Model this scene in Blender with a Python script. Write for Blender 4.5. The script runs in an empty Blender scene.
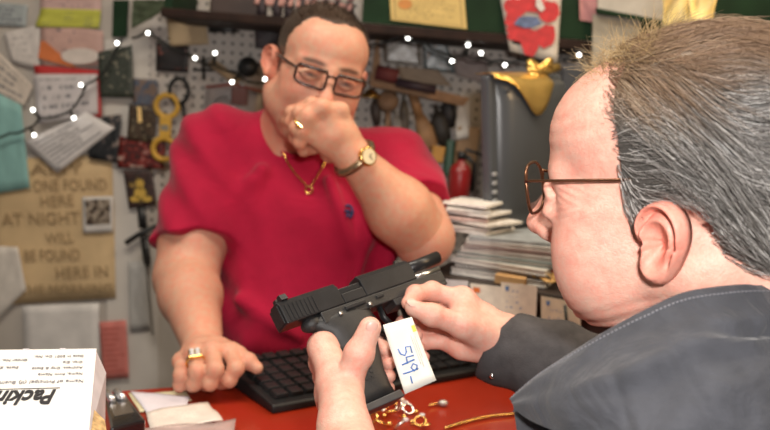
import bpy, math, random
import numpy as np
from mathutils import Vector, Matrix
R_=random.Random(7); NR=np.random.RandomState(11)
SC=bpy.context.scene; COL=SC.collection
SC.view_settings.view_transform='Standard'; SC.view_settings.look='None'
SC.view_settings.gamma=1; SC.view_settings.use_curve_mapping=False
SC.view_settings.exposure=0.0
# ---------------------------------------------------------------- camera
F=855.0; PIT=math.radians(8); ROL=math.radians(4.5); CAM=np.array([0,0,1.5])
def rx(a): c,s=math.cos(a),math.sin(a); return np.array([[1,0,0],[0,c,-s],[0,s,c]])
def ry(a): c,s=math.cos(a),math.sin(a); return np.array([[c,0,s],[0,1,0],[-s,0,c]])
def rz(a): c,s=math.cos(a),math.sin(a); return np.array([[c,-s,0],[s,c,0],[0,0,1]])
RC=rx(math.pi/2-PIT)@rz(ROL)
cd=bpy.data.cameras.new('camera'); cam=bpy.data.objects.new('camera',cd); COL.objects.link(cam)
cd.sensor_width=36; cd.lens=F*36/770; cd.clip_start=0.02
M4=np.eye(4); M4[:3,:3]=RC; M4[:3,3]=CAM
cam.matrix_world=Matrix(M4.tolist()); SC.camera=cam
cd.dof.use_dof=True; cd.dof.focus_distance=0.80; cd.dof.aperture_fstop=6.0
def ray(px,py): return RC@np.array([(px-385)/F,(215-py)/F,-1.0])
def P(px,py,Y):
    d=ray(px,py); return CAM+d*(Y/d[1])
def G(px,py,z):
    d=ray(px,py); return CAM+d*((z-1.5)/d[2])
def PP(l): return [P(*p) for p in l]
def nrm(v): v=np.asarray(v,float); return v/max(np.linalg.norm(v),1e-12)
# ---------------------------------------------------------------- materials
MATS={}
def nt(name):
    m=bpy.data.materials.new(name); m.use_nodes=True; t=m.node_tree; b=t.nodes['Principled BSDF']
    return m,t,b
def lk(t,a,b): t.links.new(a,b)
def mat(name,c,rough=.6,metal=0,var=.12,scale=30,bump=0,bscale=200,emit=0,trans=0,alpha=1,coat=0,spec=.5,sheen=0):
    if name in MATS: return MATS[name]
    m,t,b=nt(name); MATS[name]=m
    tc=t.nodes.new('ShaderNodeTexCoord'); n=t.nodes.new('ShaderNodeTexNoise'); n.inputs['Scale'].default_value=scale
    n.inputs['Detail'].default_value=5; lk(t,tc.outputs['Object'],n.inputs['Vector'])
    r=t.nodes.new('ShaderNodeValToRGB'); lk(t,n.outputs['Fac'],r.inputs['Fac'])
    c=np.array(c,float); r.color_ramp.elements[0].color=(*np.clip(c*(1-var),0,1),1); r.color_ramp.elements[1].color=(*np.clip(c*(1+var),0,1),1)
    r.color_ramp.elements[0].position=.3; r.color_ramp.elements[1].position=.7
    lk(t,r.outputs['Color'],b.inputs['Base Color'])
    b.inputs['Roughness'].default_value=rough; b.inputs['Metallic'].default_value=metal
    b.inputs['Specular IOR Level'].default_value=spec
    b.inputs['Coat Weight'].default_value=coat; b.inputs['Sheen Weight'].default_value=sheen
    if trans: b.inputs['Transmission Weight'].default_value=trans
    if alpha<1: b.inputs['Alpha'].default_value=alpha
    if emit:
        b.inputs['Emission Color'].default_value=(*c,1); b.inputs['Emission Strength'].default_value=emit
    if bump:
        n2=t.nodes.new('ShaderNodeTexNoise'); n2.inputs['Scale'].default_value=bscale; n2.inputs['Detail'].default_value=6
        lk(t,tc.outputs['Object'],n2.inputs['Vector'])
        bp=t.nodes.new('ShaderNodeBump'); bp.inputs['Strength'].default_value=bump; bp.inputs['Distance'].default_value=.002
        lk(t,n2.outputs['Fac'],bp.inputs['Height']); lk(t,bp.outputs['Normal'],b.inputs['Normal'])
    return m
def attr_mat(name,rough=.5,sss=0,bump=0,bscale=400,spec=.5,pore=0,aniso=0):
    if name in MATS: return MATS[name]
    m,t,b=nt(name); MATS[name]=m
    a=t.nodes.new('ShaderNodeAttribute'); a.attribute_name='col'
    tc=t.nodes.new('ShaderNodeTexCoord')
    out=a.outputs['Color']
    if pore:
        n=t.nodes.new('ShaderNodeTexNoise'); n.inputs['Scale'].default_value=90; n.inputs['Detail'].default_value=8; n.inputs['Roughness'].default_value=.75
        lk(t,tc.outputs['Object'],n.inputs['Vector'])
        mx=t.nodes.new('ShaderNodeMix'); mx.data_type='RGBA'; mx.blend_type='OVERLAY'; mx.inputs['Factor'].default_value=pore
        r=t.nodes.new('ShaderNodeValToRGB'); r.color_ramp.elements[0].color=(.62,.38,.36,1); r.color_ramp.elements[1].color=(.5,.56,.55,1)
        r.color_ramp.elements[0].position=.35; r.color_ramp.elements[1].position=.65
        lk(t,n.outputs['Fac'],r.inputs['Fac']); lk(t,out,mx.inputs['A']); lk(t,r.outputs['Color'],mx.inputs['B']); out=mx.outputs['Result']
    lk(t,out,b.inputs['Base Color'])
    b.inputs['Roughness'].default_value=rough; b.inputs['Specular IOR Level'].default_value=spec
    if sss:
        b.inputs['Subsurface Weight'].default_value=sss; b.inputs['Subsurface Radius'].default_value=(.004,.0015,.0008); b.inputs['Subsurface Scale'].default_value=1
    if bump:
        n2=t.nodes.new('ShaderNodeTexNoise'); n2.inputs['Scale'].default_value=bscale; n2.inputs['Detail'].default_value=4
        lk(t,tc.outputs['Object'],n2.inputs['Vector'])
        bp=t.nodes.new('ShaderNodeBump'); bp.inputs['Strength'].default_value=bump; bp.inputs['Distance'].default_value=.001
        if pore:
            n4=t.nodes.new('ShaderNodeTexNoise'); n4.inputs['Scale'].default_value=130; lk(t,tc.outputs['Object'],n4.inputs['Vector'])
            av=t.nodes.new('ShaderNodeMix'); av.data_type='VECTOR'; av.inputs['Factor'].default_value=.012; lk(t,tc.outputs['Object'],av.inputs['A']); lk(t,n4.outputs['Color'],av.inputs['B'])
            vo=t.nodes.new('ShaderNodeTexVoronoi'); vo.feature='DISTANCE_TO_EDGE'; vo.inputs['Scale'].default_value=230; lk(t,av.outputs['Result'],vo.inputs['Vector'])
            mn=t.nodes.new('ShaderNodeMath'); mn.operation='MINIMUM'; lk(t,vo.outputs['Distance'],mn.inputs[0]); mn.inputs[1].default_value=.16
            ml=t.nodes.new('ShaderNodeMath'); ml.operation='MULTIPLY_ADD'; lk(t,mn.outputs[0],ml.inputs[0]); ml.inputs[1].default_value=3.2; lk(t,n2.outputs['Fac'],ml.inputs[2])
            lk(t,ml.outputs[0],bp.inputs['Height'])
        else: lk(t,n2.outputs['Fac'],bp.inputs['Height'])
        pass; lk(t,bp.outputs['Normal'],b.inputs['Normal'])
    return m
def paper_mat(name,c,ink=(.12,.12,.14),rows=14,dens=.5,strength=.6,seed=0,margin=.1,frame=None):
    """printed paper: rows of illegible print in the sheet's own uv"""
    if name in MATS: return MATS[name]
    m,t,b=nt(name); MATS[name]=m; N=t.nodes.new
    def mth(op,a,bb=None,c_=None):
        n=N('ShaderNodeMath'); n.operation=op
        for i,v in enumerate((a,bb,c_)):
            if v is None: continue
            if isinstance(v,(int,float)): n.inputs[i].default_value=v
            else: lk(t,v,n.inputs[i])
        return n.outputs[0]
    uv=N('ShaderNodeUVMap'); sp=N('ShaderNodeSeparateXYZ'); lk(t,uv.outputs['UV'],sp.inputs[0]); u,v=sp.outputs[0],sp.outputs[1]
    vr=mth('MULTIPLY',v,rows); row=mth('FLOOR',vr); fr=mth('FRACT',vr)
    band=mth('MULTIPLY',mth('GREATER_THAN',fr,.35),mth('LESS_THAN',fr,.75))
    cmb=N('ShaderNodeCombineXYZ'); lk(t,mth('MULTIPLY',u,rows*2.2),cmb.inputs[0]); lk(t,mth('ADD',mth('MULTIPLY',row,3.7),seed*17.3),cmb.inputs[1])
    n=N('ShaderNodeTexNoise'); n.inputs['Scale'].default_value=1.6; n.inputs['Detail'].default_value=3; lk(t,cmb.outputs[0],n.inputs['Vector'])
    gate=mth('GREATER_THAN',n.outputs['Fac'],1-dens)
    # ragged line length per row
    wn=N('ShaderNodeTexWhiteNoise'); wn.noise_dimensions='1D'; lk(t,mth('ADD',row,seed*3.1),wn.inputs['W'])
    end=mth('SUBTRACT',1-margin,mth('MULTIPLY',wn.outputs['Value'],.35))
    ins=mth('MULTIPLY',mth('GREATER_THAN',u,margin),mth('LESS_THAN',u,end))
    ins=mth('MULTIPLY',ins,mth('MULTIPLY',mth('GREATER_THAN',v,margin),mth('LESS_THAN',v,1-margin)))
    fac=mth('MULTIPLY',mth('MULTIPLY',band,gate),mth('MULTIPLY',ins,strength))
    if frame:
        e=mth('MINIMUM',mth('MINIMUM',u,mth('SUBTRACT',1,u)),mth('MINIMUM',v,mth('SUBTRACT',1,v)))
        fb=mth('MULTIPLY',mth('GREATER_THAN',e,frame),mth('LESS_THAN',e,frame+.02))
        fac=mth('MAXIMUM',fac,mth('MULTIPLY',fb,.6))
    n3=N('ShaderNodeTexNoise'); n3.inputs['Scale'].default_value=3.5; n3.inputs['Detail'].default_value=6; lk(t,uv.outputs['UV'],n3.inputs['Vector'])
    rp=N('ShaderNodeValToRGB'); c=np.array(c,float); rp.color_ramp.elements[0].color=(*c*.86,1); rp.color_ramp.elements[1].color=(*np.clip(c*1.08,0,1),1)
    rp.color_ramp.elements[0].position=.3; rp.color_ramp.elements[1].position=.7
    lk(t,n3.outputs['Fac'],rp.inputs['Fac'])
    mx=N('ShaderNodeMix'); mx.data_type='RGBA'; lk(t,fac,mx.inputs['Factor']); lk(t,rp.outputs['Color'],mx.inputs['A']); mx.inputs['B'].default_value=(*ink,1)
    lk(t,mx.outputs['Result'],b.inputs['Base Color']); b.inputs['Roughness'].default_value=.6; b.inputs['Specular IOR Level'].default_value=.3
    return m
def photo_mat(name,cols,scale=3,seed=0,rough=.3):
    if name in MATS: return MATS[name]
    m,t,b=nt(name); MATS[name]=m; N=t.nodes.new
    uv=N('ShaderNodeUVMap'); mp=N('ShaderNodeMapping'); mp.inputs['Location'].default_value=(seed*1.7,seed*2.3,seed); lk(t,uv.outputs['UV'],mp.inputs['Vector'])
    n=N('ShaderNodeTexNoise'); n.inputs['Scale'].default_value=scale; n.inputs['Detail'].default_value=4; n.inputs['Roughness'].default_value=.6; lk(t,mp.outputs[0],n.inputs['Vector'])
    r=N('ShaderNodeValToRGB'); e=r.color_ramp.elements
    k=len(cols)
    for i,c in enumerate(cols):
        pos=.3+.4*i/max(k-1,1)
        if i<2: e[i].position=pos; e[i].color=(*c,1)
        else: x=e.new(pos); x.color=(*c,1)
    lk(t,n.outputs['Fac'],r.inputs['Fac']); lk(t,r.outputs['Color'],b.inputs['Base Color']); b.inputs['Roughness'].default_value=rough
    return m
# ---------------------------------------------------------------- objects
def tag(o,label=None,cat=None,group=None,kind=None):
    if label: o['label']=label
    if cat: o['category']=cat
    if group: o['group']=group
    if kind: o['kind']=kind
    return o
def empty(name,loc,label=None,cat=None,group=None):
    o=bpy.data.objects.new(name,None); o.empty_display_size=.02; COL.objects.link(o); o.location=tuple(float(v) for v in loc)
    return tag(o,label,cat,group)
def link_mesh(name,v,f,m,parent=None,smooth=True,cols=None,uvs=None,bevel=0,local=False):
    """v world coordinates; the object's origin goes to the mesh centre"""
    v=np.asarray(v,float).reshape(-1,3)
    org=np.array([0,0,0.]) if len(v)==0 else (v.min(0)+v.max(0))/2
    me=bpy.data.meshes.new(name); vv=v-org
    if isinstance(f,np.ndarray):
        nf,k=f.shape
        me.vertices.add(len(vv)); me.vertices.foreach_set('co',vv.astype(np.float32).ravel())
        me.loops.add(nf*k); me.loops.foreach_set('vertex_index',f.astype(np.int32).ravel())
        me.polygons.add(nf); me.polygons.foreach_set('loop_start',(np.arange(nf)*k).astype(np.int32))
        me.update(calc_edges=True)
    else: me.from_pydata(vv.tolist(),[],[list(map(int,x)) for x in f])
    me.validate()
    if smooth: me.polygons.foreach_set('use_smooth',[True]*len(me.polygons))
    if cols is not None:
        a=me.color_attributes.new('col','FLOAT_COLOR','POINT'); c4=np.ones((len(vv),4),np.float32); c4[:,:3]=cols; a.data.foreach_set('color',c4.ravel())
    if uvs is not None:
        l=me.uv_layers.new(name='UVMap'); idx=np.zeros(len(me.loops),np.int32); me.loops.foreach_get('vertex_index',idx)
        l.data.foreach_set('uv',np.asarray(uvs,np.float32)[idx].ravel())
    if m is not None: me.materials.append(m)
    o=bpy.data.objects.new(name,me); COL.objects.link(o)
    if parent is not None:
        pw=np.array(parent.get('_w',[0,0,0])) if False else world_loc(parent)
        o.parent=parent; o.location=tuple(org-pw)
    else: o.location=tuple(org)
    if bevel:
        b=o.modifiers.new('b','BEVEL'); b.width=bevel; b.segments=2; b.limit_method='ANGLE'; b.angle_limit=math.radians(40)
    return o
def world_loc(o):
    p=np.array(o.location,float)
    while o.parent is not None: o=o.parent; p=p+np.array(o.location,float)
    return p
class MB:
    def __init__(s): s.v=[]; s.f=[]; s.u=[]; s.n=0
    def add(s,v,f,uv=None):
        v=np.asarray(v,float).reshape(-1,3); s.v.append(v); s.f+= [[i+s.n for i in q] for q in f]
        s.u.append(np.zeros((len(v),2)) if uv is None else np.asarray(uv,float)); s.n+=len(v); return s
    def xf(s,R,T=(0,0,0)):
        s.v=[a@np.asarray(R).T+np.asarray(T) for a in s.v]; return s
    def box(s,lo,hi,R=None,T=None):
        x0,y0,z0=lo; x1,y1,z1=hi
        v=np.array([(x0,y0,z0),(x1,y0,z0),(x1,y1,z0),(x0,y1,z0),(x0,y0,z1),(x1,y0,z1),(x1,y1,z1),(x0,y1,z1)],float)
        if R is not None: v=v@np.asarray(R).T
        if T is not None: v=v+np.asarray(T)
        return s.add(v,[(3,2,1,0),(4,5,6,7),(0,1,5,4),(1,2,6,5),(2,3,7,6),(3,0,4,7)])
    def prism(s,pts,axis,a,b,R=None,T=None):
        """outline pts (2d) extruded along axis 0/1/2 from a to b"""
        k=len(pts); o=[i for i in range(3) if i!=axis]; v=np.zeros((2*k,3))
        for i,p in enumerate(pts):
            v[i,o[0]]=p[0]; v[i,o[1]]=p[1]; v[i,axis]=a; v[k+i]=v[i]; v[k+i,axis]=b
        if R is not None: v=v@np.asarray(R).T
        if T is not None: v=v+np.asarray(T)
        f=[list(range(k))[::-1],list(range(k,2*k))]+[[i,(i+1)%k,k+(i+1)%k,k+i] for i in range(k)]
        return s.add(v,f)
    def tube(s,pts,r,n=8,closed=False,flat=None):
        pts=np.asarray(pts,float); k=len(pts); r=np.full(k,r,float) if np.isscalar(r) else np.asarray(r,float)
        T=np.zeros_like(pts)
        for i in range(k):
            a=pts[(i-1)%k] if (closed or i>0) else pts[i]; b=pts[(i+1)%k] if (closed or i<k-1) else pts[i]
            T[i]=nrm(b-a)
        u=nrm(np.cross(T[0],[.3,.2,.93] if abs(T[0][2])<.9 else [1,.1,.2])); V=[]
        ang=np.arange(n)*2*math.pi/n
        for i in range(k):
            u=nrm(u-T[i]*np.dot(u,T[i])); w=np.cross(T[i],u)
            off=np.outer(np.cos(ang),u)+np.outer(np.sin(ang),w)
            if flat is not None:
                fn,fs=flat; fn=nrm(fn); off=off-np.outer(off@fn,fn)*(1-fs)
            V.append(pts[i]+off*r[i])
        v=np.concatenate(V); f=[]
        for i in range(k if closed else k-1):
            j=(i+1)%k
            for q in range(n): f.append((i*n+q,i*n+(q+1)%n,j*n+(q+1)%n,j*n+q))
        if not closed: f.append(list(range(n))[::-1]); f.append([(k-1)*n+q for q in range(n)])
        return s.add(v,f)
    def ball(s,c,r,n=12,m=8):
        c=np.asarray(c,float); r=np.full(3,r,float) if np.isscalar(r) else np.asarray(r,float); V=[c+[0,0,r[2]]]
        for i in range(1,m):
            t=math.pi*i/m
            for j in range(n): p=2*math.pi*j/n; V.append(c+r*[math.sin(t)*math.cos(p),math.sin(t)*math.sin(p),math.cos(t)])
        V.append(c-[0,0,r[2]]); f=[]
        for j in range(n): f.append((0,1+j,1+(j+1)%n))
        for i in range(m-2):
            for j in range(n): a=1+i*n; f.append((a+j,a+n+j,a+n+(j+1)%n,a+(j+1)%n))
        l=len(V)-1; a=1+(m-2)*n
        for j in range(n): f.append((l,a+(j+1)%n,a+j))
        return s.add(V,f)
    def lathe(s,prof,n=24,R=None,T=None):
        V=[];k=len(prof)
        for r,z in prof:
            for j in range(n): p=2*math.pi*j/n; V.append((r*math.cos(p),r*math.sin(p),z))
        V=np.array(V); 
        if R is not None: V=V@np.asarray(R).T
        if T is not None: V=V+np.asarray(T)
        f=[(i*n+j,i*n+(j+1)%n,(i+1)*n+(j+1)%n,(i+1)*n+j) for i in range(k-1) for j in range(n)]
        f.append(list(range(n))[::-1]); f.append([(k-1)*n+j for j in range(n)])
        return s.add(V,f)
    def sheet(s,c,th=.0008,nx=6,ny=6,curl=0,wav=0,seed=0):
        """sheet through corners TL,TR,BR,BL; front face is the side the corners run clockwise on"""
        c=np.asarray(c,float); TL,TR,BR,BL=c
        nn=nrm(np.cross(TR-TL,BL-TL)); nn=-nn   # towards the viewer for TL,TR,BR,BL clockwise as seen
        rr=np.random.RandomState(seed); ph=rr.rand(4)*6.28
        top=[];uv=[]
        for j in range(ny+1):
            for i in range(nx+1):
                u,v=i/nx,j/ny
                p=(TL*(1-u)+TR*u)*(1-v)+(BL*(1-u)+BR*u)*v
                h=curl*(v**2)+wav*(math.sin(u*5+ph[0])*math.sin(v*4+ph[1])+.5*math.sin(u*9+v*7+ph[2]))
                top.append(p+nn*h); uv.append((u,1-v))
        top=np.array(top); bot=top-nn*th; K=len(top); W=nx+1; f=[]
        for j in range(ny):
            for i in range(nx):
                a=j*W+i; f.append((a,a+W,a+W+1,a+1)); f.append((K+a,K+a+1,K+a+W+1,K+a+W))
        rim=[i for i in range(W)]+[j*W+nx for j in range(1,ny+1)]+[ny*W+i for i in range(nx-1,-1,-1)]+[j*W for j in range(ny-1,0,-1)]
        for q in range(len(rim)):
            a,b=rim[q],rim[(q+1)%len(rim)]; f.append((a,b,K+b,K+a))
        return s.add(np.concatenate([top,bot]),f,np.array(uv+uv))
    def build(s,name,m,parent=None,smooth=False,bevel=0,uv=False):
        return link_mesh(name,np.concatenate(s.v),s.f,m,parent,smooth,uvs=np.concatenate(s.u) if uv else None,bevel=bevel)
def text_mb(txt,size,org,xd,yd,depth=.0004,shear=0,bold=0):
    """letters lying in the plane of xd (reading direction) and yd (up)"""
    cu=bpy.data.curves.new('t','FONT'); cu.body=txt; cu.size=size; cu.extrude=depth; cu.shear=shear; cu.offset=bold; cu.resolution_u=3
    ob=bpy.data.objects.new('t',cu); COL.objects.link(ob); dg=bpy.context.evaluated_depsgraph_get(); dg.update()
    me=ob.evaluated_get(dg).to_mesh(); v=np.array([x.co[:] for x in me.vertices]); f=[list(p.vertices) for p in me.polygons]
    ob.evaluated_get(dg).to_mesh_clear(); bpy.data.objects.remove(ob); bpy.data.curves.remove(cu)
    xd=nrm(xd); yd=nrm(np.asarray(yd)-xd*np.dot(xd,yd)); zd=np.cross(xd,yd)
    b=MB()
    if len(v): b.add(np.asarray(org)+np.outer(v[:,0],xd)+np.outer(v[:,1],yd)+np.outer(v[:,2],zd),f)
    return b
# ---------------------------------------------------------------- implicit surfaces
class SDF:
    def __init__(s,lo,hi,h):
        s.lo=np.array(lo,float); s.h=h; s.n=np.ceil((np.array(hi)-s.lo)/h).astype(int)+1
        s.d=np.full(s.n,.2,np.float32)
        s.ax=[(s.lo[i]+h*np.arange(s.n[i])).astype(np.float32) for i in range(3)]
    def sub(s,lo,hi):
        a=np.clip(np.floor((np.asarray(lo)-s.lo)/s.h).astype(int),0,s.n); b=np.clip(np.ceil((np.asarray(hi)-s.lo)/s.h).astype(int)+1,0,s.n)
        if (b<=a).any(): return None
        sl=tuple(slice(a[i],b[i]) for i in range(3))
        X=s.ax[0][sl[0]][:,None,None]; Y=s.ax[1][sl[1]][None,:,None]; Z=s.ax[2][sl[2]][None,None,:]
        return sl,X,Y,Z
    def comb(s,sl,d,k,mode):
        a=s.d[sl]
        if mode=='u':
            r=np.minimum(a,d)
            if k>0: h=np.maximum(k-np.abs(a-d),0)/k; r=r-h*h*k*.25
        elif mode=='s':
            d=-d; r=np.maximum(a,d)
            if k>0: h=np.maximum(k-np.abs(a-d),0)/k; r=r+h*h*k*.25
        s.d[sl]=r
    def ell(s,c,r,k=.01,mode='u',R=None):
        c=np.asarray(c,float); r=np.full(3,r,float) if np.isscalar(r) else np.asarray(r,float); m=k+3*s.h
        ext=r if R is None else np.full(3,r.max())
        q=s.sub(c-ext-m,c+ext+m)
        if q is None: return s
        sl,X,Y,Z=q; X=X-c[0];Y=Y-c[1];Z=Z-c[2]
        if R is not None: R=np.asarray(R); X,Y,Z=[R[0,i]*X+R[1,i]*Y+R[2,i]*Z for i in range(3)]
        k0=np.sqrt((X/r[0])**2+(Y/r[1])**2+(Z/r[2])**2); k1=np.sqrt((X/r[0]**2)**2+(Y/r[1]**2)**2+(Z/r[2]**2)**2)
        s.comb(sl,k0*(k0-1)/np.maximum(k1,1e-6),k,mode); return s
    def cap(s,a,b,ra,rb=None,k=.01,mode='u',flat=None):
        a=np.asarray(a,float); b=np.asarray(b,float); rb=ra if rb is None else rb; m=k+3*s.h+max(ra,rb)
        if flat is not None: m+=max(ra,rb)*max(0,1/flat[1]-1)
        q=s.sub(np.minimum(a,b)-m,np.maximum(a,b)+m)
        if q is None: return s
        sl,X,Y,Z=q; X=X-a[0];Y=Y-a[1];Z=Z-a[2]; ab=b-a; L=float(ab@ab)+1e-12
        t=np.clip((X*ab[0]+Y*ab[1]+Z*ab[2])/L,0,1); X=X-t*ab[0];Y=Y-t*ab[1];Z=Z-t*ab[2]
        if flat is not None:
            n=nrm(flat[0]); w=(X*n[0]+Y*n[1]+Z*n[2])*(flat[1]-1); X=X+w*n[0];Y=Y+w*n[1];Z=Z+w*n[2]
        d=np.sqrt(X*X+Y*Y+Z*Z)-(ra+(rb-ra)*t)
        s.comb(sl,d,k,mode); return s
    def chain(s,pts,rs,k=.006,mode='u',flat=None):
        for i in range(len(pts)-1): s.cap(pts[i],pts[i+1],rs[i],rs[i+1],k,mode,flat)
        return s
    def plane(s,p,n,k=0):
        """keep the side the normal points away from"""
        n=nrm(n); d=(s.ax[0][:,None,None]-p[0])*n[0]+(s.ax[1][None,:,None]-p[1])*n[1]+(s.ax[2][None,None,:]-p[2])*n[2]
        s.d=np.maximum(s.d,d.astype(np.float32)); return s
    def grid(s): return s.ax[0][:,None,None],s.ax[1][None,:,None],s.ax[2][None,None,:]
    def mesh(s):
        d=s.d; S=d<0; nx,ny,nz=d.shape
        cnt=np.zeros((nx-1,ny-1,nz-1),np.int8)
        for i in (0,1):
            for j in (0,1):
                for k in (0,1): cnt+=S[i:nx-1+i,j:ny-1+j,k:nz-1+k]
        act=(cnt>0)&(cnt<8); I=np.argwhere(act); idx=np.full(act.shape,-1,np.int64); idx[act]=np.arange(len(I))
        acc=np.zeros((len(I),3)); c=np.zeros(len(I)); cor=[(i,j,k) for i in (0,1) for j in (0,1) for k in (0,1)]
        for a in cor:
            for ax in range(3):
                if a[ax]: continue
                b=list(a); b[ax]=1
                va=d[I[:,0]+a[0],I[:,1]+a[1],I[:,2]+a[2]]; vb=d[I[:,0]+b[0],I[:,1]+b[1],I[:,2]+b[2]]
                x=(va<0)!=(vb<0); t=np.where(x,va/np.where(x,va-vb,1),0); p=np.tile(np.array(a,float),(len(I),1)); p[:,ax]+=t
                acc[x]+=p[x]; c+=x
        V=s.lo+(I+acc/np.maximum(c,1)[:,None])*s.h; Fs=[]
        for ax in range(3):
            sl0=[slice(None)]*3; sl1=[slice(None)]*3; sl0[ax]=slice(0,-1); sl1[ax]=slice(1,None)
            A=S[tuple(sl0)]; B=S[tuple(sl1)]; E=np.argwhere(A!=B); o=[i for i in range(3) if i!=ax]
            ok=(E[:,o[0]]>0)&(E[:,o[1]]>0)&(E[:,o[0]]<d.shape[o[0]]-1)&(E[:,o[1]]<d.shape[o[1]]-1); E=E[ok]
            ins=A[E[:,0],E[:,1],E[:,2]]; Q=[]
            for (p,q) in ((-1,-1),(0,-1),(0,0),(-1,0)):
                e=E.copy(); e[:,o[0]]+=p; e[:,o[1]]+=q; Q.append(idx[e[:,0],e[:,1],e[:,2]])
            Q=np.stack(Q,1); flip=ins if ax!=1 else ~ins
            Q[~flip]=Q[~flip][:,::-1]; Fs.append(Q)
        Fq=np.concatenate(Fs); Fq=Fq[(Fq>=0).all(1)]
        return V,Fq
def relax(V,Fq,it=2,lam=.5):
    a=np.concatenate([Fq[:,0],Fq[:,1],Fq[:,2],Fq[:,3]]); b=np.concatenate([Fq[:,1],Fq[:,2],Fq[:,3],Fq[:,0]])
    a,b=np.concatenate([a,b]),np.concatenate([b,a]); n=np.bincount(a,minlength=len(V))[:,None]
    for _ in range(it):
        s=np.stack([np.bincount(a,weights=V[b,i],minlength=len(V)) for i in range(3)],1); V=V+lam*(s/np.maximum(n,1)-V)
    return V
def vnoise(p,sc,seed=0):
    """cheap smooth pseudo-noise in [-1,1]"""
    r=np.random.RandomState(seed); o=np.zeros(len(p))
    for i in range(6):
        w=r.normal(size=3); w=w/np.linalg.norm(w)*sc*(.6+.8*r.rand()); o+=np.sin(p@w+r.rand()*6.28+1.3*np.sin(p@w[[1,2,0]]*.7))
    return o/3
def sm(x,a,b):
    t=np.clip((x-a)/(b-a),0,1); return t*t*(3-2*t)
def strands(roots_paths,r,cols,name,m,parent):
    """paths: (N,K,3); r base radius; cols (N,3)"""
    Pn=np.asarray(roots_paths); N,K,_=Pn.shape
    T=np.gradient(Pn,axis=1); T/=np.maximum(np.linalg.norm(T,axis=2,keepdims=True),1e-9)
    ref=np.array([.21,.35,.91]); U=np.cross(T,ref); U/=np.maximum(np.linalg.norm(U,axis=2,keepdims=True),1e-9); W=np.cross(T,U)
    tap=np.linspace(1,.35,K)[None,:,None]*np.reshape(r,(-1,1,1))
    V=np.stack([Pn+tap*(math.cos(a)*U+math.sin(a)*W) for a in (0,2.094,4.189)],2)  # N,K,3,3
    base=(np.arange(N)*K*3)[:,None,None]+(np.arange(K-1)*3)[None,:,None]; q=np.arange(3)[None,None,:]; q2=(q+1)%3
    Fq=np.stack([base+q,base+q2,base+3+q2,base+3+q],-1).reshape(-1,4)
    C=np.repeat(np.asarray(cols),K*3,axis=0)
    return link_mesh(name,V.reshape(-1,3),Fq,m,parent,True,cols=C)
# ================================================================ setting
WY=2.40
def wquad(c,layer=0): return [P(x,y,WY-.004-.005*layer) for x,y in c]
wallm=mat('painted_wall',(.50,.455,.405),.8,var=.1,scale=4,bump=.15,bscale=60)
o=MB().box((-2.6,WY,0),(2.6,WY+.1,2.75)).build('wall_back',wallm); tag(o,'off-white shop wall behind the counter','wall',kind='structure')
o=MB().box((-2.6,-1.6,-.1),(2.6,WY+.1,0)).build('floor',mat('floor_tile',(.25,.22,.2),.5,var=.2)); tag(o,'dull brown shop floor','floor',kind='structure')
o=MB().box((-2.6,-1.6,2.75),(2.6,WY+.1,2.85)).build('ceiling',mat('ceiling_paint',(.8,.79,.76),.9,var=.03)); tag(o,'pale shop ceiling','ceiling',kind='structure')
# pegboard with its grid of holes
def peg_mat():
    m,t,b=nt('pegboard'); N=t.nodes.new
    tc=N('ShaderNodeTexCoord'); sc=N('ShaderNodeVectorMath'); sc.operation='SCALE'; sc.inputs['Scale'].default_value=1/.0254; lk(t,tc.outputs['Object'],sc.inputs[0])
    fr=N('ShaderNodeVectorMath'); fr.operation='FRACTION'; lk(t,sc.outputs[0],fr.inputs[0])
    sp=N('ShaderNodeSeparateXYZ'); lk(t,fr.outputs[0],sp.inputs[0])
    cb=N('ShaderNodeCombineXYZ'); lk(t,sp.outputs[0],cb.inputs[0]); lk(t,sp.outputs[2],cb.inputs[1])
    ds=N('ShaderNodeVectorMath'); ds.operation='DISTANCE'; lk(t,cb.outputs[0],ds.inputs[0]); ds.inputs[1].default_value=(.5,.5,0)
    lt=N('ShaderNodeMath'); lt.operation='LESS_THAN'; lk(t,ds.outputs['Value'],lt.inputs[0]); lt.inputs[1].default_value=.17
    n=N('ShaderNodeTexNoise'); n.inputs['Scale'].default_value=5; lk(t,tc.outputs['Object'],n.inputs['Vector'])
    r=N('ShaderNodeValToRGB'); r.color_ramp.elements[0].color=(.47,.425,.385,1); r.color_ramp.elements[1].color=(.61,.56,.515,1); lk(t,n.outputs['Fac'],r.inputs['Fac'])
    mx=N('ShaderNodeMix'); mx.data_type='RGBA'; lk(t,lt.outputs[0],mx.inputs['Factor']); lk(t,r.outputs['Color'],mx.inputs['A']); mx.inputs['B'].default_value=(.03,.028,.026,1)
    lk(t,mx.outputs['Result'],b.inputs['Base Color']); b.inputs['Roughness'].default_value=.6
    return m
a=P(150,60,WY); c=P(620,60,WY)
o=MB().box((a[0],WY-.006,1.05),(c[0]+.1,WY-.001,1.78)).build('pegboard',peg_mat()); tag(o,'white perforated pegboard covering the wall behind the man in red','pegboard')
o=MB().sheet(wquad([(104,40),(158,36),(158,392),(108,392)],0),.003,2,2).build('wall_panel',mat('panel_white',(.62,.58,.53),.5,var=.08,scale=6)); tag(o,'plain pale panel on the wall beside the brown paper sign','panel')
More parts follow.
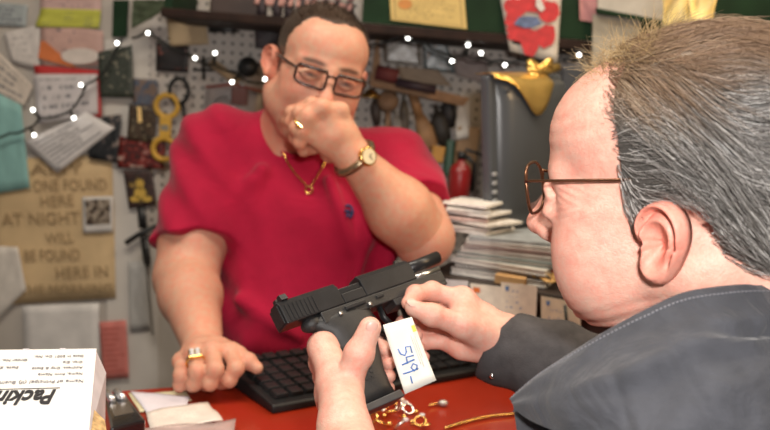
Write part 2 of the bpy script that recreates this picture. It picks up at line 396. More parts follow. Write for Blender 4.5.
# overhead shelf
gm=mat('green_board',(.008,.028,.011),.7,var=.3,scale=12,spec=.2); bm=mat('dark_wood_edge',(.020,.009,.006),.6,var=.4,scale=20,spec=.2)
zl=-.004+(P(163,13,2.12)[2]+P(506,45,2.12)[2])/2; xl=P(163,13,2.12)[0]
sh=empty('overhead_shelf',(0,2.2,zl),'long overhead shelf with dark green fascia and brown lower edge','shelf')
MB().box((xl,2.10,zl),(1.6,WY-.012,zl+.022)).build('shelf_board',bm,sh,bevel=.002)
xf=P(362,20,2.11)[0]
MB().box((xf,2.105,zl+.024),(1.6,2.118,zl+.40)).build('fascia',gm,sh)
MB().box((xl,2.13,zl+.024),(xl+.02,WY-.012,zl+.15)).build('end_bracket',gm,sh)
# green post at the left end of the shelf
o=MB().sheet(wquad([(113,0),(128,0),(126,37),(112,37)],3),.012,2,2).build('green_strip',gm); tag(o,'dark green strip on the wall left of the overhead shelf','strip')
o=MB().sheet([P(x,y,2.3) for x,y in [(133,0),(172,0),(158,14),(131,28)]],.01,4,4,wav=.006).build('camouflage_cloth',photo_mat('camo',[(.02,.05,.02),(.10,.14,.07),(.03,.03,.02),(.3,.3,.22)],5,3,.8)); tag(o,'green patterned cloth hanging at the end of the overhead shelf','cloth')
def paper(name,label,cat,c,color=None,layer=1,m=None,group=None,wav=.0011,curl=0,th=.0007,**kw):
    if m is None:
        m=paper_mat('pm_'+str(len(MATS)),color,**kw) if kw else mat('pl_'+str(len(MATS)),color,.7,var=.1,scale=15)
    o=MB().sheet(wquad(c,layer),th,8,8,curl,wav,seed=len(MATS)).build(name,m,None,True,uv=True); tag(o,label,cat,group)
    return o
# --- left wall papers
paper('brown_paper_sign','large brown wrapping paper sign lettered by hand under the teal sheet','sign',[(-12,160),(112,154),(116,298),(-12,306)],(.46,.32,.17),1,m=mat('kraft',(.62,.45,.25),.8,var=.16,scale=7),wav=.002)
sg=bpy.data.objects['brown_paper_sign']; inkm=mat('brown_marker',(.33,.225,.115),.8)
def wall_text(t,x0,y0,x1,y1,hpx,layer,par,m=inkm,bold=.0,name='lettering'):
    A=P(x0,y0,WY-.004-.005*layer); B=P(x1,y1,WY-.004-.005*layer); up=P(x0,y0-10,WY-.004-.005*layer)-A
    size=hpx/ F*2.45/.7; b=text_mb(t,size,A,B-A,up,.0004,0,bold)
    v=np.concatenate(b.v); xd=nrm(B-A); s=(v-A)@xd; L=np.linalg.norm(B-A); k=L/max(s.max(),1e-6); v=v+np.outer(s*(k-1),xd)
    return link_mesh(name,v,b.f,m,par,False)
for t,x0,y0,x1,h in [('ANY',30,174,84,10),('ONE FOUND',33,191,107,11),('HERE',40,207,74,11),('AT NIGHT',2,225,80,12),('WILL',46,244,74,11),('BE FOUND',24,261,80,11),('HERE IN',55,278,108,11),('THE MORNING',20,294,112,9)]:
    wall_text(t,x0,y0,x1,y0-2,h,2.6,sg)
paper('wall_notice','faded grey-blue notice in the top corner of the wall','paper',[(-8,2),(28,5),(26,27),(-8,25)],(.34,.38,.39),1,rows=5,dens=0.55,strength=.85)
paper('wall_notice','white sheet pinned between the grey-blue notice and the pink sheets','paper',[(3,33),(40,24),(39,69),(12,62)],(.62,.58,.55),2,rows=6,dens=0.45,strength=.85)
paper('wall_notice','white tilted sheet hanging above the teal sheet','paper',[(-6,48),(33,86),(24,106),(-6,97)],(.60,.53,.46),3,rows=5,dens=0.55,strength=.85)
paper('wall_notice','pale pink sheet at the top edge above the lime strip','paper',[(40,-6),(101,-6),(101,14),(40,11)],(.56,.38,.35),2,rows=4,dens=0.45,strength=.85)
paper('paper_strip','lime green strip of paper between two pink sheets','paper',[(35,27),(41,8),(101,10),(99,28)],(.50,.50,.08),3,rows=3,dens=0.45,strength=.85)
paper('wall_notice','large pink sheet under the lime strip','paper',[(40,22),(103,31),(104,66),(42,67)],(.56,.36,.31),2.5,rows=4,dens=0.45,strength=.85)
o=MB().sheet(wquad([(41,40),(46,42),(76,68),(38,58)],4),.0007,4,4).build('paper_scrap',mat('orange_paper',(.60,.17,.05),.7)); tag(o,'orange triangular paper scrap over the pink sheet','paper')
oc=[P(80+19*math.cos(a),56+8*math.sin(a),WY-.028) for a in np.linspace(0,2*math.pi,24,endpoint=False)]
o=MB().add(oc+[p+np.array([0,.001,0]) for p in oc],[list(range(24))[::-1],list(range(24,48))]+[[i,(i+1)%24,24+(i+1)%24,24+i] for i in range(24)]).build('oval_sticker',mat('oval_white',(.62,.55,.50),.6)); tag(o,'white oval sticker on the pink sheet above the red folder','sticker')
paper('red_folder','red folder pinned behind a white document','folder',[(34,65),(99,70),(102,118),(38,116)],(.45,.025,.025),3)
paper('wall_document','white printed document on the red folder','paper',[(33,74),(97,74),(98,114),(38,124)],(.60,.56,.56),4,rows=5,dens=0.50,strength=.85)
paper('wall_document','white typed letter hanging askew over the brown sign','paper',[(24,142),(86,112),(115,128),(57,173)],(.70,.67,.66),5,rows=9,dens=0.62,strength=.85)
paper('wall_notice','teal sheet hanging at the left edge of the wall','paper',[(-8,90),(21,105),(30,188),(-8,194)],(.25,.47,.45),3.5,rows=4,dens=0.30,strength=.85)
paper('instant_photo','white bordered instant photo on the brown paper sign','photo',[(82,197),(113,196),(113,232),(83,233)],(.62,.59,.56),3)
o=MB().sheet(wquad([(85,200),(110,199),(110,224),(86,225)],3.4),.0006,4,4).build('picture',photo_mat('ph_polaroid',[(.02,.015,.02),(.05,.03,.02),(.45,.38,.30),(.03,.02,.05)],4,1),bpy.data.objects['instant_photo'],uv=True)
paper('wall_notice','torn white sheet at the left edge below the brown sign','paper',[(-6,246),(18,247),(26,290),(-6,322)],(.68,.63,.57),3.2,rows=4,dens=0.25,strength=.85)
paper('wall_notice','white sheet under the brown paper sign','paper',[(22,306),(99,303),(100,372),(25,374)],(.74,.71,.68),2,rows=4,dens=0.30,strength=.85)
paper('price_list','coral pink typed slip on the pale panel','paper',[(99,322),(126,320),(129,378),(103,380)],(.62,.20,.17),3,rows=11,dens=0.62,strength=.85,ink=(.45,.10,.08))
paper('wall_notice','grey sheet low on the pale panel under the hanging knife','paper',[(128,262),(146,260),(150,330),(130,332)],(.46,.45,.43),1.5,rows=7,dens=0.35,strength=.85)
PH=[('dark green photo of people in uniform hanging by the red folder',[(98,52),(132,45),(134,98),(100,97)],[(.02,.03,.02),(.10,.12,.09),(.04,.05,.04),(.40,.38,.28)],5),
('dark portrait photo half hidden by the white typed letter',[(92,118),(122,114),(117,163),(88,158)],[(.01,.012,.015),(.02,.025,.03),(.05,.05,.06),(.35,.28,.24)],3),
('red toned photo of people below the candle photo',[(118,136),(166,140),(164,169),(117,168)],[(.32,.02,.015),(.05,.02,.02),(.45,.03,.02),(.5,.40,.34)],4),
('small photo of a child in a blue shirt above the candle photo',[(133,78),(158,80),(157,108),(132,106)],[(.30,.30,.32),(.12,.17,.27),(.40,.27,.20),(.04,.03,.03)],2.5),
('dark photo with a lit candle beside the yellow handcuffs',[(129,104),(158,108),(155,143),(127,140)],[(.05,.03,.02),(.15,.09,.05),(.02,.015,.01),(.45,.35,.2)],4),
('photo of a figure in yellow on the pale panel',[(123,170),(152,169),(157,205),(129,209)],[(.06,.035,.03),(.12,.06,.05),(.05,.03,.03),(.50,.33,.08)],2.2),
('dark photo under the tan envelope',[(156,42),(189,46),(188,73),(156,71)],[(.012,.012,.013),(.03,.02,.02),(.015,.012,.012),(.24,.07,.05)],3),
('dim photo beside the red-shirted man\'s forehead',[(254,24),(284,27),(284,52),(255,48)],[(.07,.06,.07),(.12,.09,.10),(.04,.035,.04),(.22,.15,.15)],5)]
for i,(lb,c,cols,s) in enumerate(PH):
    paper('wall_photo',lb,'photo',c,layer=[5,4.5,4,3,4.6,3,3,2][i],m=photo_mat('ph_%d'%i,[tuple(q*(.5 if k_<3 else 1.1) for q in c_) for k_,c_ in enumerate(cols)],s*1.3,i,.5),wav=.001)
# candle flame inside the candle photo and the figure in yellow are part of the pictures
o=MB().sheet(wquad([(137,107),(141,107),(142,122),(138,123)],4.9),.0004,2,2).build('candle',mat('candle_print',(.9,.62,.25),.5),[x for x in bpy.data.objects if x.get('label')==PH[4][0]][0])
par=[x for x in bpy.data.objects if x.get('label')==PH[5][0]][0]
b=MB()
for (x,y,a,c) in [(140,184,4,5),(140,193,6,6),(135,199,5,3),(147,199,5,3)]:
    q=[P(x+a*math.cos(t),y+c*math.sin(t),WY-.0215) for t in np.linspace(0,6.28,14,endpoint=False)]; b.add(q,[list(range(14))[::-1]])
b.build('figure',mat('yellow_print',(.55,.36,.07),.5),par)
# --- hanging hardware on the pale panel and pegboard
blk=mat('black_metal',(.015,.015,.016),.4,var=.3); brass=mat('brass',(.75,.48,.15),.3,1,var=.15); ylw=mat('yellow_plastic',(.62,.36,.05),.45,var=.15); steel=mat('steel',(.6,.6,.6),.3,1)
def wp(x,y,dy=.03): return P(x,y,WY-dy)
k=empty('hanging_knife',wp(143,230),'black knife hanging point down on a chain below the yellow figure photo','knife')
MB().tube([wp(141,207),wp(143,228)],.012,8,flat=((0,1,0),.4)).build('grip',blk,k,True)
MB().tube([wp(126,243),wp(138,235),wp(156,226)],.008,8).build('guard',blk,k,True)
MB().tube([wp(144,236),wp(147,262),wp(148,268)],[.011,.011,.004],8,flat=((0,1,0),.3)).build('sheath',blk,k,True)
b=MB()
for i in range(26): b.ball(wp(144+.35*i,236+3.9*i,.034),.0042,6,4)
b.build('chain',mat('dark_chain',(.05,.045,.04),.35,.8),k,True)
k=empty('yellow_handcuffs',wp(166,126),'yellow folding handcuffs hanging on the pegboard left of the man in red','handcuffs')
for cx,cy,r in [(167,106,.030),(164,149,.030)]:
    cc=wp(cx,cy,.03); b=MB(); b.tube([cc+[r*math.cos(a),0,r*math.sin(a)] for a in np.linspace(0,2*math.pi,28,endpoint=False)],.008,8,closed=True); b.build('cuff_ring',ylw,k,True)
cc=(wp(167,106,.03)+wp(164,149,.03))/2; MB().box((-.016,-.008,-.032),(.016,.008,.032),T=cc).build('cuff_body',ylw,k,bevel=.004)
MB().box((-.011,-.0095,-.008),(.011,-.0075,.008),T=cc).build('lock_plate',mat('dull_grey',(.25,.22,.16),.5),k)
k=empty('key_ring',wp(179,91),'black ring tool with a straight stem hanging on the pegboard','tool')
cc=wp(179,91,.03); MB().tube([cc+[.026*math.cos(a),0,.034*math.sin(a)] for a in np.linspace(0,2*math.pi,28,endpoint=False)],.0065,8,closed=True).build('ring',blk,k,True)
MB().tube([wp(183,104),wp(186,130)],.006,8).build('stem',blk,k,True)
paper('envelope','tan envelope pinned to the pegboard under the overhead shelf','envelope',[(166,18),(205,16),(209,44),(170,46)],(.50,.37,.22),6)
o=MB().tube([wp(209,28),wp(225,29),wp(240,32)],[.012,.010,.002],8,flat=((0,1,0),.3)).build('penknife',blk,None,True); tag(o,'small black pointed blade lying right of the tan envelope','knife')
k=empty('pocket_tool',wp(203,68),'small dark cross shaped tool on the pegboard','tool'); MB().tube([wp(203,56),wp(204,80)],.005,8).build('shaft',blk,k,True); MB().tube([wp(193,70),wp(213,70)],.004,8).build('crossbar',blk,k,True)
k=empty('wooden_tool',wp(223,72),'tan wooden handled tool slanting across the pegboard','tool'); MB().tube([wp(211,62),wp(238,82)],.013,10).build('handle',mat('tan_wood',(.42,.30,.18),.6),k,True); MB().tube([wp(207,59),wp(211,62)],.008,8).build('ferrule',steel,k,True); MB().tube([wp(238,82),wp(244,86)],.006,8).build('tip',steel,k,True)
o=MB().tube([wp(248,67,.02),wp(248,67,.06)],.028,16).build('rubber_stopper',blk,None,True); tag(o,'round black knob on the pegboard beside the man\'s ear','knob')
k=empty('storage_pouch',wp(232,100),'clear grey pouch of small parts hanging behind the red shoulder','pouch'); MB().sheet([wp(206,86,.012),wp(262,90,.012),wp(262,122,.012),wp(204,122,.012)],.012,6,6,wav=.004).build('pouch_body',mat('cloudy_plastic',(.45,.40,.38),.3,var=.2,scale=25),k,True)
MB().tube([wp(206,87,.03),wp(235,84,.03),wp(264,92,.03)],.004,8).build('red_edge',mat('dull_red',(.40,.10,.08),.5),k,True)
cc=wp(224,106,.032); MB().tube([cc+[.028*math.cos(a),0,.024*math.sin(a)] for a in np.linspace(0,2*math.pi,24,endpoint=False)],.004,8,closed=True).build('wire_ring',steel,k,True)
o=MB().box((-.022,-.012,-.024),(.022,.012,.024),T=wp(240,96,.045)).build('parts_box',mat('maroon',(.16,.06,.05),.5),bevel=.003); tag(o,'small maroon box hanging against the grey pouch','box')
# --- right of the red man
k=empty('wooden_rack',wp(420,85),'pale wooden rack with one upright and a slanting rail right of the man in red','rack')
wood=mat('pale_wood',(.34,.18,.08),.6,var=.25,scale=30)
MB().prism([(x[0],x[2]) for x in [wp(371,80),wp(381,80),wp(379,40),(wp(376,40))]],1,WY-.05,WY-.012).build('upright',wood,k)
MB().prism([(x[0],x[2]) for x in [wp(370,74),wp(371,86),wp(462,106),wp(468,98)]],1,WY-.09,WY-.052).build('rail',wood,k)
o=MB().tube([wp(376,72,.11),wp(398,77,.11)],.02,10).build('maroon_roll',mat('maroon_cloth',(.16,.035,.035),.7),None,True); tag(o,'dark maroon roll resting on the wooden rack','roll')
o=MB().tube([wp(396,82,.12),wp(436,90,.12)],.012,10).build('dark_baton',mat('purple_black',(.05,.03,.04),.5),None,True); tag(o,'dark baton lying along the wooden rail','baton')
paper('framed_picture','small framed landscape picture under the overhead shelf','picture',[(382,36),(420,42),(422,66),(384,62)],layer=3,m=photo_mat('ph_land',[(.36,.30,.26),(.14,.11,.08),(.40,.36,.32),(.18,.17,.16)],3,11),th=.008)
paper('wall_notice','tan sheet standing on the wooden rack','paper',[(396,66),(438,70),(452,86),(402,82)],(.42,.31,.22),5,rows=4,dens=0.35,strength=.85)
paper('wall_picture','blue grey patterned card beside the framed picture','card',[(422,42),(446,42),(458,74),(424,70)],layer=2,m=photo_mat('ph_blue',[(.10,.15,.19),(.20,.22,.21),(.08,.12,.14),(.34,.20,.10)],3,12))
paper('wall_notice','pale sheet under the overhead shelf above the monitor','paper',[(452,52),(488,56),(488,84),(456,76)],(.38,.31,.29),3,rows=4,dens=0.35,strength=.85)
k=empty('wooden_mallet',wp(388,105),'round headed wooden mallet hanging below the rack','mallet'); MB().lathe([(0,-.016),(.024,-.014),(.030,0),(.024,.014),(0,.016)],20,R=rx(math.pi/2),T=wp(388,101,.05)).build('head',mat('worn_wood',(.25,.15,.09),.6),k,True); MB().tube([wp(388,112,.05),wp(387,140,.05)],.008,8).build('handle',mat('worn_wood',(.25,.15,.09),.6),k,True)
o=MB().lathe([(.0,.012),(.010,.012),(.014,.004),(.026,-.006),(.028,-.012),(.0,-.012)],20,T=wp(371,93,.06)).build('brass_bell',brass,None,True); tag(o,'small brass bell beside the man\'s cheek','bell')
k=empty('wooden_paddle',wp(425,118),'flat wooden paddle hanging head down on the pegboard','paddle'); MB().tube([wp(412,92,.05),wp(420,118,.05)],.013,8,flat=((0,1,0),.5)).build('handle',wood,k,True); MB().tube([wp(420,116,.05),wp(425,130,.05),wp(429,145,.05),wp(431,150,.05)],[.014,.024,.026,.012],10,flat=((0,1,0),.4)).build('blade',wood,k,True)
o=MB().box((-.017,-.006,-.022),(.017,.006,.022),R=ry(.12),T=wp(438,154,.06)).build('yellow_tag',mat('amber',(.60,.28,.04),.5),bevel=.002); tag(o,'small amber yellow box hanging below the wooden paddle','box')
dk=[('dark rasp hanging between mallet and paddle',[(404,100),(405,146)],.014,(.10,.08,.06)),('dark pistol holster hanging right of the wooden paddle',[(437,112),(446,146)],.026,(.035,.03,.025)),('black pliers hanging near the white sheet',[(448,100),(450,128)],.022,(.025,.022,.022)),('brown leather sheath hanging by the man\'s sleeve',[(405,126),(411,168)],.016,(.15,.09,.05)),('grey wire brush hanging below the dark rasp',[(396,116),(398,142)],.016,(.26,.24,.22)),('black hand drill hanging over the pale bag',[(420,152),(434,166)],.022,(.04,.035,.03)),('dark brush hanging at the mallet\'s left',[(375,100),(377,126)],.015,(.05,.035,.03))]
for lb,(p,q),r,cc in dk:
    nm=lb.split(' hanging')[0].split(' ',1)[1].replace(' ','_')
    k=empty(nm,wp((p[0]+q[0])/2,(p[1]+q[1])/2,.04),lb,nm.split('_')[-1]); mm=mat('hw_'+nm,cc,.55,var=.35,scale=60)
    A,B=wp(*p,.045),wp(*q,.045); MB().tube([A,A*.75+B*.25,A*.4+B*.6,B],[r*.5,r,r*.9,r*.55],8,flat=((0,1,0),.5)).build('tool_body',mm,k,True); MB().tube([A+(A-B)*.22,A],r*.3,6).build('tool_grip',mm,k,True)
o=MB().ball(wp(430,181,.06),(.042,.035,.040),14,10).build('pale_bag',mat('pale_cloth',(.40,.34,.28),.8,var=.2,scale=40,bump=.3,bscale=60),None,True); tag(o,'pale cloth bag hanging beside the red fire extinguisher','bag')
k=empty('fire_extinguisher',wp(457,200,.12),'small red fire extinguisher on the wall behind the catalog stack','fire extinguisher')
T0=P(457,208,2.25); MB().lathe([(0,-.005),(.024,-.005),(.029,.0),(.029,.095),(.024,.112),(.010,.122),(.010,.13),(0,.13)],24,T=T0).build('cylinder',mat('extinguisher_red',(.30,.015,.015),.35,coat=.3),k,True)
MB().lathe([(0,.13),(.012,.13),(.012,.15),(0,.15)],12,T=T0).build('valve',blk,k,True); MB().box((-.03,-.006,.15),(.012,.006,.158),R=ry(.25),T=T0).build('handle',blk,k); MB().tube([T0+[.012,0,.14],T0+[.035,0,.12],T0+[.036,0,.05]],.006,8).build('hose',blk,k,True)
paper('wall_notice','narrow white sheet curling beside the grey monitor','paper',[(459,92),(470,92),(468,138),(455,140)],(.62,.58,.53),12,curl=.01,rows=3,dens=0.25,strength=.85)
o=MB().box((-.03,-.02,-.07),(.03,.02,.07),T=wp(466,152,.05)).build('tan_block',mat('tan_block_wood',(.30,.18,.09),.6),bevel=.004); tag(o,'tan wooden block on the wall right of the fire extinguisher','block')
o=MB().box((-.012,-.015,-.05),(.012,.015,.05),T=wp(449,158,.04)).build('green_bottle',mat('green_plastic',(.03,.09,.05),.4),bevel=.006); tag(o,'dark green bottle behind the fire extinguisher','bottle')
# --- on the shelf and its fascia
fy=2.104
def fq(c,dy=0): return [P(x,y,fy-.003-dy) for x,y in c]
o=MB().sheet(fq([(389,-14),(464,-6),(467,29),(391,20)]),.002,4,4).build('certificate',paper_mat('cert',(.62,.46,.17),(.20,.12,.05),9,.5,.6,5,.12,.05),None,uv=True); tag(o,'yellow framed certificate on the green shelf fascia','certificate')
e=[P(405+7*math.cos(t),4+5*math.sin(t),fy-.0045) for t in np.linspace(0,6.28,16,endpoint=False)]
MB().add(e,[list(range(16))[::-1]]).build('seal',mat('seal_orange',(.55,.22,.04),.5),o)
ptg=MB().sheet(fq([(498,-14),(562,-14),(557,63),(510,51)],.004),.002,8,8,wav=.003).build('flower_painting',mat('painting_paper',(.60,.55,.48),.7),None,True); tag(ptg,'child style painting of a big red flower hung on the green fascia','painting')
def blob(pts,dy,m,par,nm):
    q=[P(x,y,fy-dy) for x,y in pts]; k=len(q); c=np.mean(q,axis=0)
    return MB().add(q+[c],[(k,(i+1)%k,i) for i in range(k)]).build(nm,m,par,True)
rr=random.Random(3)
for j,(cx,cy,rx_,ry_,an) in enumerate([(532,3,13,10,0),(515,8,11,9,.5),(549,12,10,11,.2),(518,30,11,12,.4),(545,36,10,12,.6),(530,42,9,14,0),(512,20,7,8,0)]):
    pts=[]
    for i in range(20):
        t=i/20*6.283; w=1+.12*rr.uniform(-1,1); x,y=rx_*w*math.cos(t),ry_*w*math.sin(t); pts.append((cx+x*math.cos(an)-y*math.sin(an),cy+x*math.sin(an)+y*math.cos(an)))
    blob(pts,.0125+.0004*j,mat('flower_red',(.50,.025,.03),.6,var=.25,scale=60),ptg,'petal')
blob([(520+13*math.cos(t)*(1+.15*math.sin(5*t))+8,22+6*math.sin(t)) for t in np.linspace(0,6.28,22,endpoint=False)],.0165,mat('flower_blue',(.10,.14,.26),.6,var=.5,scale=90),ptg,'flower_centre')
blob([(536,-4),(541,-2),(545,9),(541,12),(536,6)],.017,mat('flower_white',(.6,.57,.55),.6),ptg,'white_dab')
o=MB().sheet(fq([(579,-10),(597,-10),(597,23),(580,20)],.002),.001,3,3,wav=.002).build('pink_slip',mat('pink_slip',(.50,.23,.23),.7)); tag(o,'small pink slip pinned to the green fascia','paper')
k=empty('white_board',P(625,10,2.05),'pale board with a dark rim above the older man\'s forehead','board'); MB().sheet([P(x,y,2.06) for x,y in [(598,-14),(668,-6),(668,22),(598,10)]],.01,2,2).build('board_face',mat('board_grey',(.42,.40,.36),.6),k); MB().sheet([P(x,y,2.055) for x,y in [(597,8),(668,21),(668,25),(597,12)]],.014,2,2).build('rim',gm,k)
o=MB().sheet([P(x,y,2.08) for x,y in [(593,14),(640,20),(640,75),(592,70)]],.004,3,3).build('hanging_sheet',mat('beige_sheet',(.36,.33,.27),.7)); tag(o,'beige sheet hanging below the pale board','paper')
# little figures standing along the shelf
fg=[(262,2),(277,4),(289,1),(301,5),(313,2),(325,5),(337,3),(349,6)]; pk=mat('pink_vinyl',(.46,.25,.22),.5,var=.3); dkc=mat('dark_vinyl',(.03,.02,.025),.6)
proto=None
for i,(x,y) in enumerate(fg):
    base=P(x,y+14,2.16); base[2]=zl+.023
    if proto is None:
        proto=empty('toy_figure',base,'small pink and black toy figure standing on the overhead shelf','toy','toy figures on the overhead shelf')
        MB().lathe([(0,0),(.012,0),(.013,.02),(.009,.05),(0,.055)],12,T=base).build('torso',dkc,proto,True)
        MB().ball(base+[0,0,.066],.013,10,8).build('head',pk,proto,True)
        for s in (-1,1): MB().tube([base+[s*.010,-.004,.045],base+[s*.014,-.013,.028]],.006,6).build('arm',pk,proto,True)
    else:
        c=proto.copy(); COL.objects.link(c); c.location=tuple(base); c.rotation_euler=(0,0,R_.uniform(-1,1))
        for ch in list(proto.children): d=ch.copy(); COL.objects.link(d); d.parent=c
o=MB().box((-.06,-.05,0),(.07,.05,.05),T=(P(235,0,2.2)[0],2.24,zl+.0235)).build('dark_case',mat('dark_case',(.05,.03,.025),.5),bevel=.004); tag(o,'low dark case lying on the left end of the overhead shelf','case')
# --- string lights
cable=mat('black_cable',(.012,.014,.012),.5); bulbm=mat('bulb_glow',(1,.98,.9),.3,emit=9)
def lights(label,pts,bulbs,Y):
    k=empty('string_lights',P(*bulbs[0],Y),label,'string lights')
    q=[P(x,y,Y) for x,y in pts]; fine=[]
    for i in range(len(q)-1):
        for t in np.linspace(0,1,6)[:-1]: fine.append(q[i]*(1-t)+q[i+1]*t+[0,0,-.006*math.sin(math.pi*t)])
    fine.append(q[-1]); MB().tube(fine,.0032,6).build('cable',cable,k,True)
    Q=np.array(fine)
    for x,y in bulbs:
        c=P(x,y,Y-.008); j=np.argmin(((Q-c)**2).sum(1)); d=nrm(c-Q[j]) if np.linalg.norm(c-Q[j])>1e-3 else np.array([0,0,-1.]); 
        s=MB().tube([Q[j],c-d*.004],.0042,8).build('socket',cable,k,True); MB().ball(c,.0046,10,8).build('bulb',bulbm,k,True)
lights('string of small white lights draped over the papers on the left',[(-12,138),(10,133),(28,128),(40,118),(68,112),(80,98),(86,84),(104,72),(116,48),(122,38)],[(33,110),(34,135),(81,85),(74,118),(117,43)],WY-.05)
lights('string of small white lights looping over the pegboard above the red shoulder',[(132,38),(148,29),(165,42),(190,54),(203,62),(214,64),(236,72),(252,82),(268,80),(280,78)],[(148,33),(195,58),(215,53),(232,82),(265,79)],WY-.09)
lights('string of small white lights under the shelf right of the man in red',[(358,60),(372,44),(400,36),(425,42),(440,52),(466,55),(482,58),(500,60),(520,60),(560,58),(600,52)],[(365,62),(408,38),(452,61),(468,45),(481,53),(505,65),(579,55)],2.17)
# --- gold paper hanging in front of the shelf above the older man
k=empty('gold_ribbon',P(690,0,1.5),'shiny golden yellow ribbon streamer hanging above the older man\'s hair','ribbon'); gold=mat('yellow_ribbon_cloth',(.95,.72,.28),.45,0,var=.12,scale=25)
MB().sheet([P(x,y,1.5) for x,y in [(661,-20),(690,-20),(688,26),(664,26)]],.001,8,8,wav=.008).build('strip',gold,k,True); MB().sheet([P(x,y,1.49) for x,y in [(686,-20),(716,-20),(714,26),(690,26)]],.001,8,8,wav=.008,seed=2).build('strip',gold,k,True)
# ================================================================ counter and what stands on it
CZ=1.03
redm=mat('red_laminate',(.30,.022,.007),.28,var=.12,scale=6,coat=.2)
ct=empty('counter',(0,1.0,0),'long shop counter with a glossy brick red top','counter')
outl=[(-1.15,.86),(.13,1.475),(.80,1.20),(.80,1.02),(.10,.94),(-.2,.66),(-1.15,.25)]
MB().prism(outl[::-1],2,CZ-.035,CZ).build('countertop',redm,ct,bevel=.004)
inn=[(-1.12,.82),(.13,1.42),(.76,1.16),(.76,1.06),(.10,.99),(-.19,.71),(-1.12,.31)]
MB().prism(inn[::-1],2,0.0,CZ-.036).build('body',mat('counter_body',(.10,.06,.045),.5,var=.3),ct)
# keyboard
kA=G(273,407,CZ+.012); kB=G(467,372,CZ+.012); e1=nrm([kB[0]-kA[0],kB[1]-kA[1],0]); e2=np.array([-e1[1],e1[0],0]); kR=np.stack([e1,e2,[0,0,1]],1)
kb=empty('keyboard',(*kA[:2],CZ),'black computer keyboard on the red counter behind the pistol','keyboard')
bk=mat('keyboard_black',(.010,.010,.011),.5,var=.2,spec=.3); kT=np.array([kA[0],kA[1],CZ+.001])
b=MB(); b.prism([(0,0),(.165,0),(.165,.027),(.158,.029),(.004,.013),(0,.011)],0,0,.42,kR,kT); b.build('case',bk,kb,bevel=.003)
keym=mat('key_black',(.013,.013,.014),.5,var=.2,spec=.3)
kp=None; slope=math.atan2(.016,.154)
for r in range(6):
    n=15
    for c in range(n):
        if (r==0 and 4<=c<=8): continue
        w=.0165; xx=.012+c*.0262; yy=.016+r*.0235+(.006 if r==5 else 0)
        base=kT+kR@np.array([xx+.0125,yy+.010,.0135+yy*math.tan(slope)+.001])
        if kp is None:
            kp=MB().prism([(-.0120,0),(.0120,0),(.0095,.007),(-.0095,.007)],1,-.0095,.0095,kR@rx(slope),base).build('key',keym,kb,bevel=.001)
            k0=base
        else:
            d=kp.copy(); COL.objects.link(d); d.parent=kb; d.location=tuple(np.array(kp.location)+base-k0)
b=MB().box((.115,.013,.0),(.24,.031,.007),kR@rx(slope),kT+np.array([0,0,.0155])); b.build('space_bar',keym,kb,bevel=.001)
# carton with packing list
bz=1.215; bA=G(95,349,bz); bB=G(87,430,bz); bC=G(0,358,bz)
u1=nrm(bB-bA); u2=np.array([u1[1],-u1[0],0]); 
if np.dot(u2,bC-bA)<0: u2=-u2
DX=.30; DY=.24
whm=mat('white_card',(.86,.85,.83),.5,var=.02)
bx=empty('carton',(*(bA+u2*.15+u1*.12)[:2],CZ),'white carton printed with a packing list standing on the counter','box')
c0,c1,c2,c3=bA,bA+u2*DX,bA+u2*DX+u1*DY,bA+u1*DY
top=np.array([c0,c1,c2,c3]); bot=top.copy(); bot[:,2]=CZ+.001
MB().add(np.concatenate([top,bot]),[(0,3,2,1) if np.cross(c1-c0,c3-c0)[2]<0 else (0,1,2,3),(4,5,6,7),(0,1,5,4),(1,2,6,5),(2,3,7,6),(3,0,4,7)]).build('carton_body',whm,bx,bevel=.0015)
# side flap leaning away from the right face
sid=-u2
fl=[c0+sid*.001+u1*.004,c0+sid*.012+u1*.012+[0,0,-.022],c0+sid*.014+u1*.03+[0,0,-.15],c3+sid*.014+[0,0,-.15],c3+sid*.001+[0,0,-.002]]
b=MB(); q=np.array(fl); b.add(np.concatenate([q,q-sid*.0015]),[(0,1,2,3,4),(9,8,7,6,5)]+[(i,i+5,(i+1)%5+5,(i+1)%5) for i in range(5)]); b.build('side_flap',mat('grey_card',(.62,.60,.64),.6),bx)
tn=[bA+u1*.155+sid*.004+[0,0,-.006],bA+u1*.165+sid*.013+[0,0,-.012],bA+u1*.20+sid*.017+[0,0,-.018],bA+u1*.24+sid*.016+[0,0,-.02],bA+u1*.24+sid*.002+[0,0,-.004]]
b=MB(); q=np.array(tn); b.add(np.concatenate([q,q-[0,0,.004]]),[(0,1,2,3,4),(9,8,7,6,5)]+[(i,i+5,(i+1)%5+5,(i+1)%5) for i in range(5)]); b.build('torn_corner',mat('corrugated',(.50,.33,.15),.8,var=.4,scale=180),bx)
inkb=mat('print_black',(.02,.02,.025),.6); inkg=mat('print_grey',(.22,.22,.24),.6)
def boxtext(t,px,py,size,m,shear=0,bold=0,L=None,nm='print'):
    o_=G(px,py,bz+.0009); b=text_mb(t,size,o_,u2,u1*-1 if False else -(-u1)*1,.0003,shear,bold)
    v=np.concatenate(b.v); link_mesh(nm,v,b.f,m,bx,False)
    return v
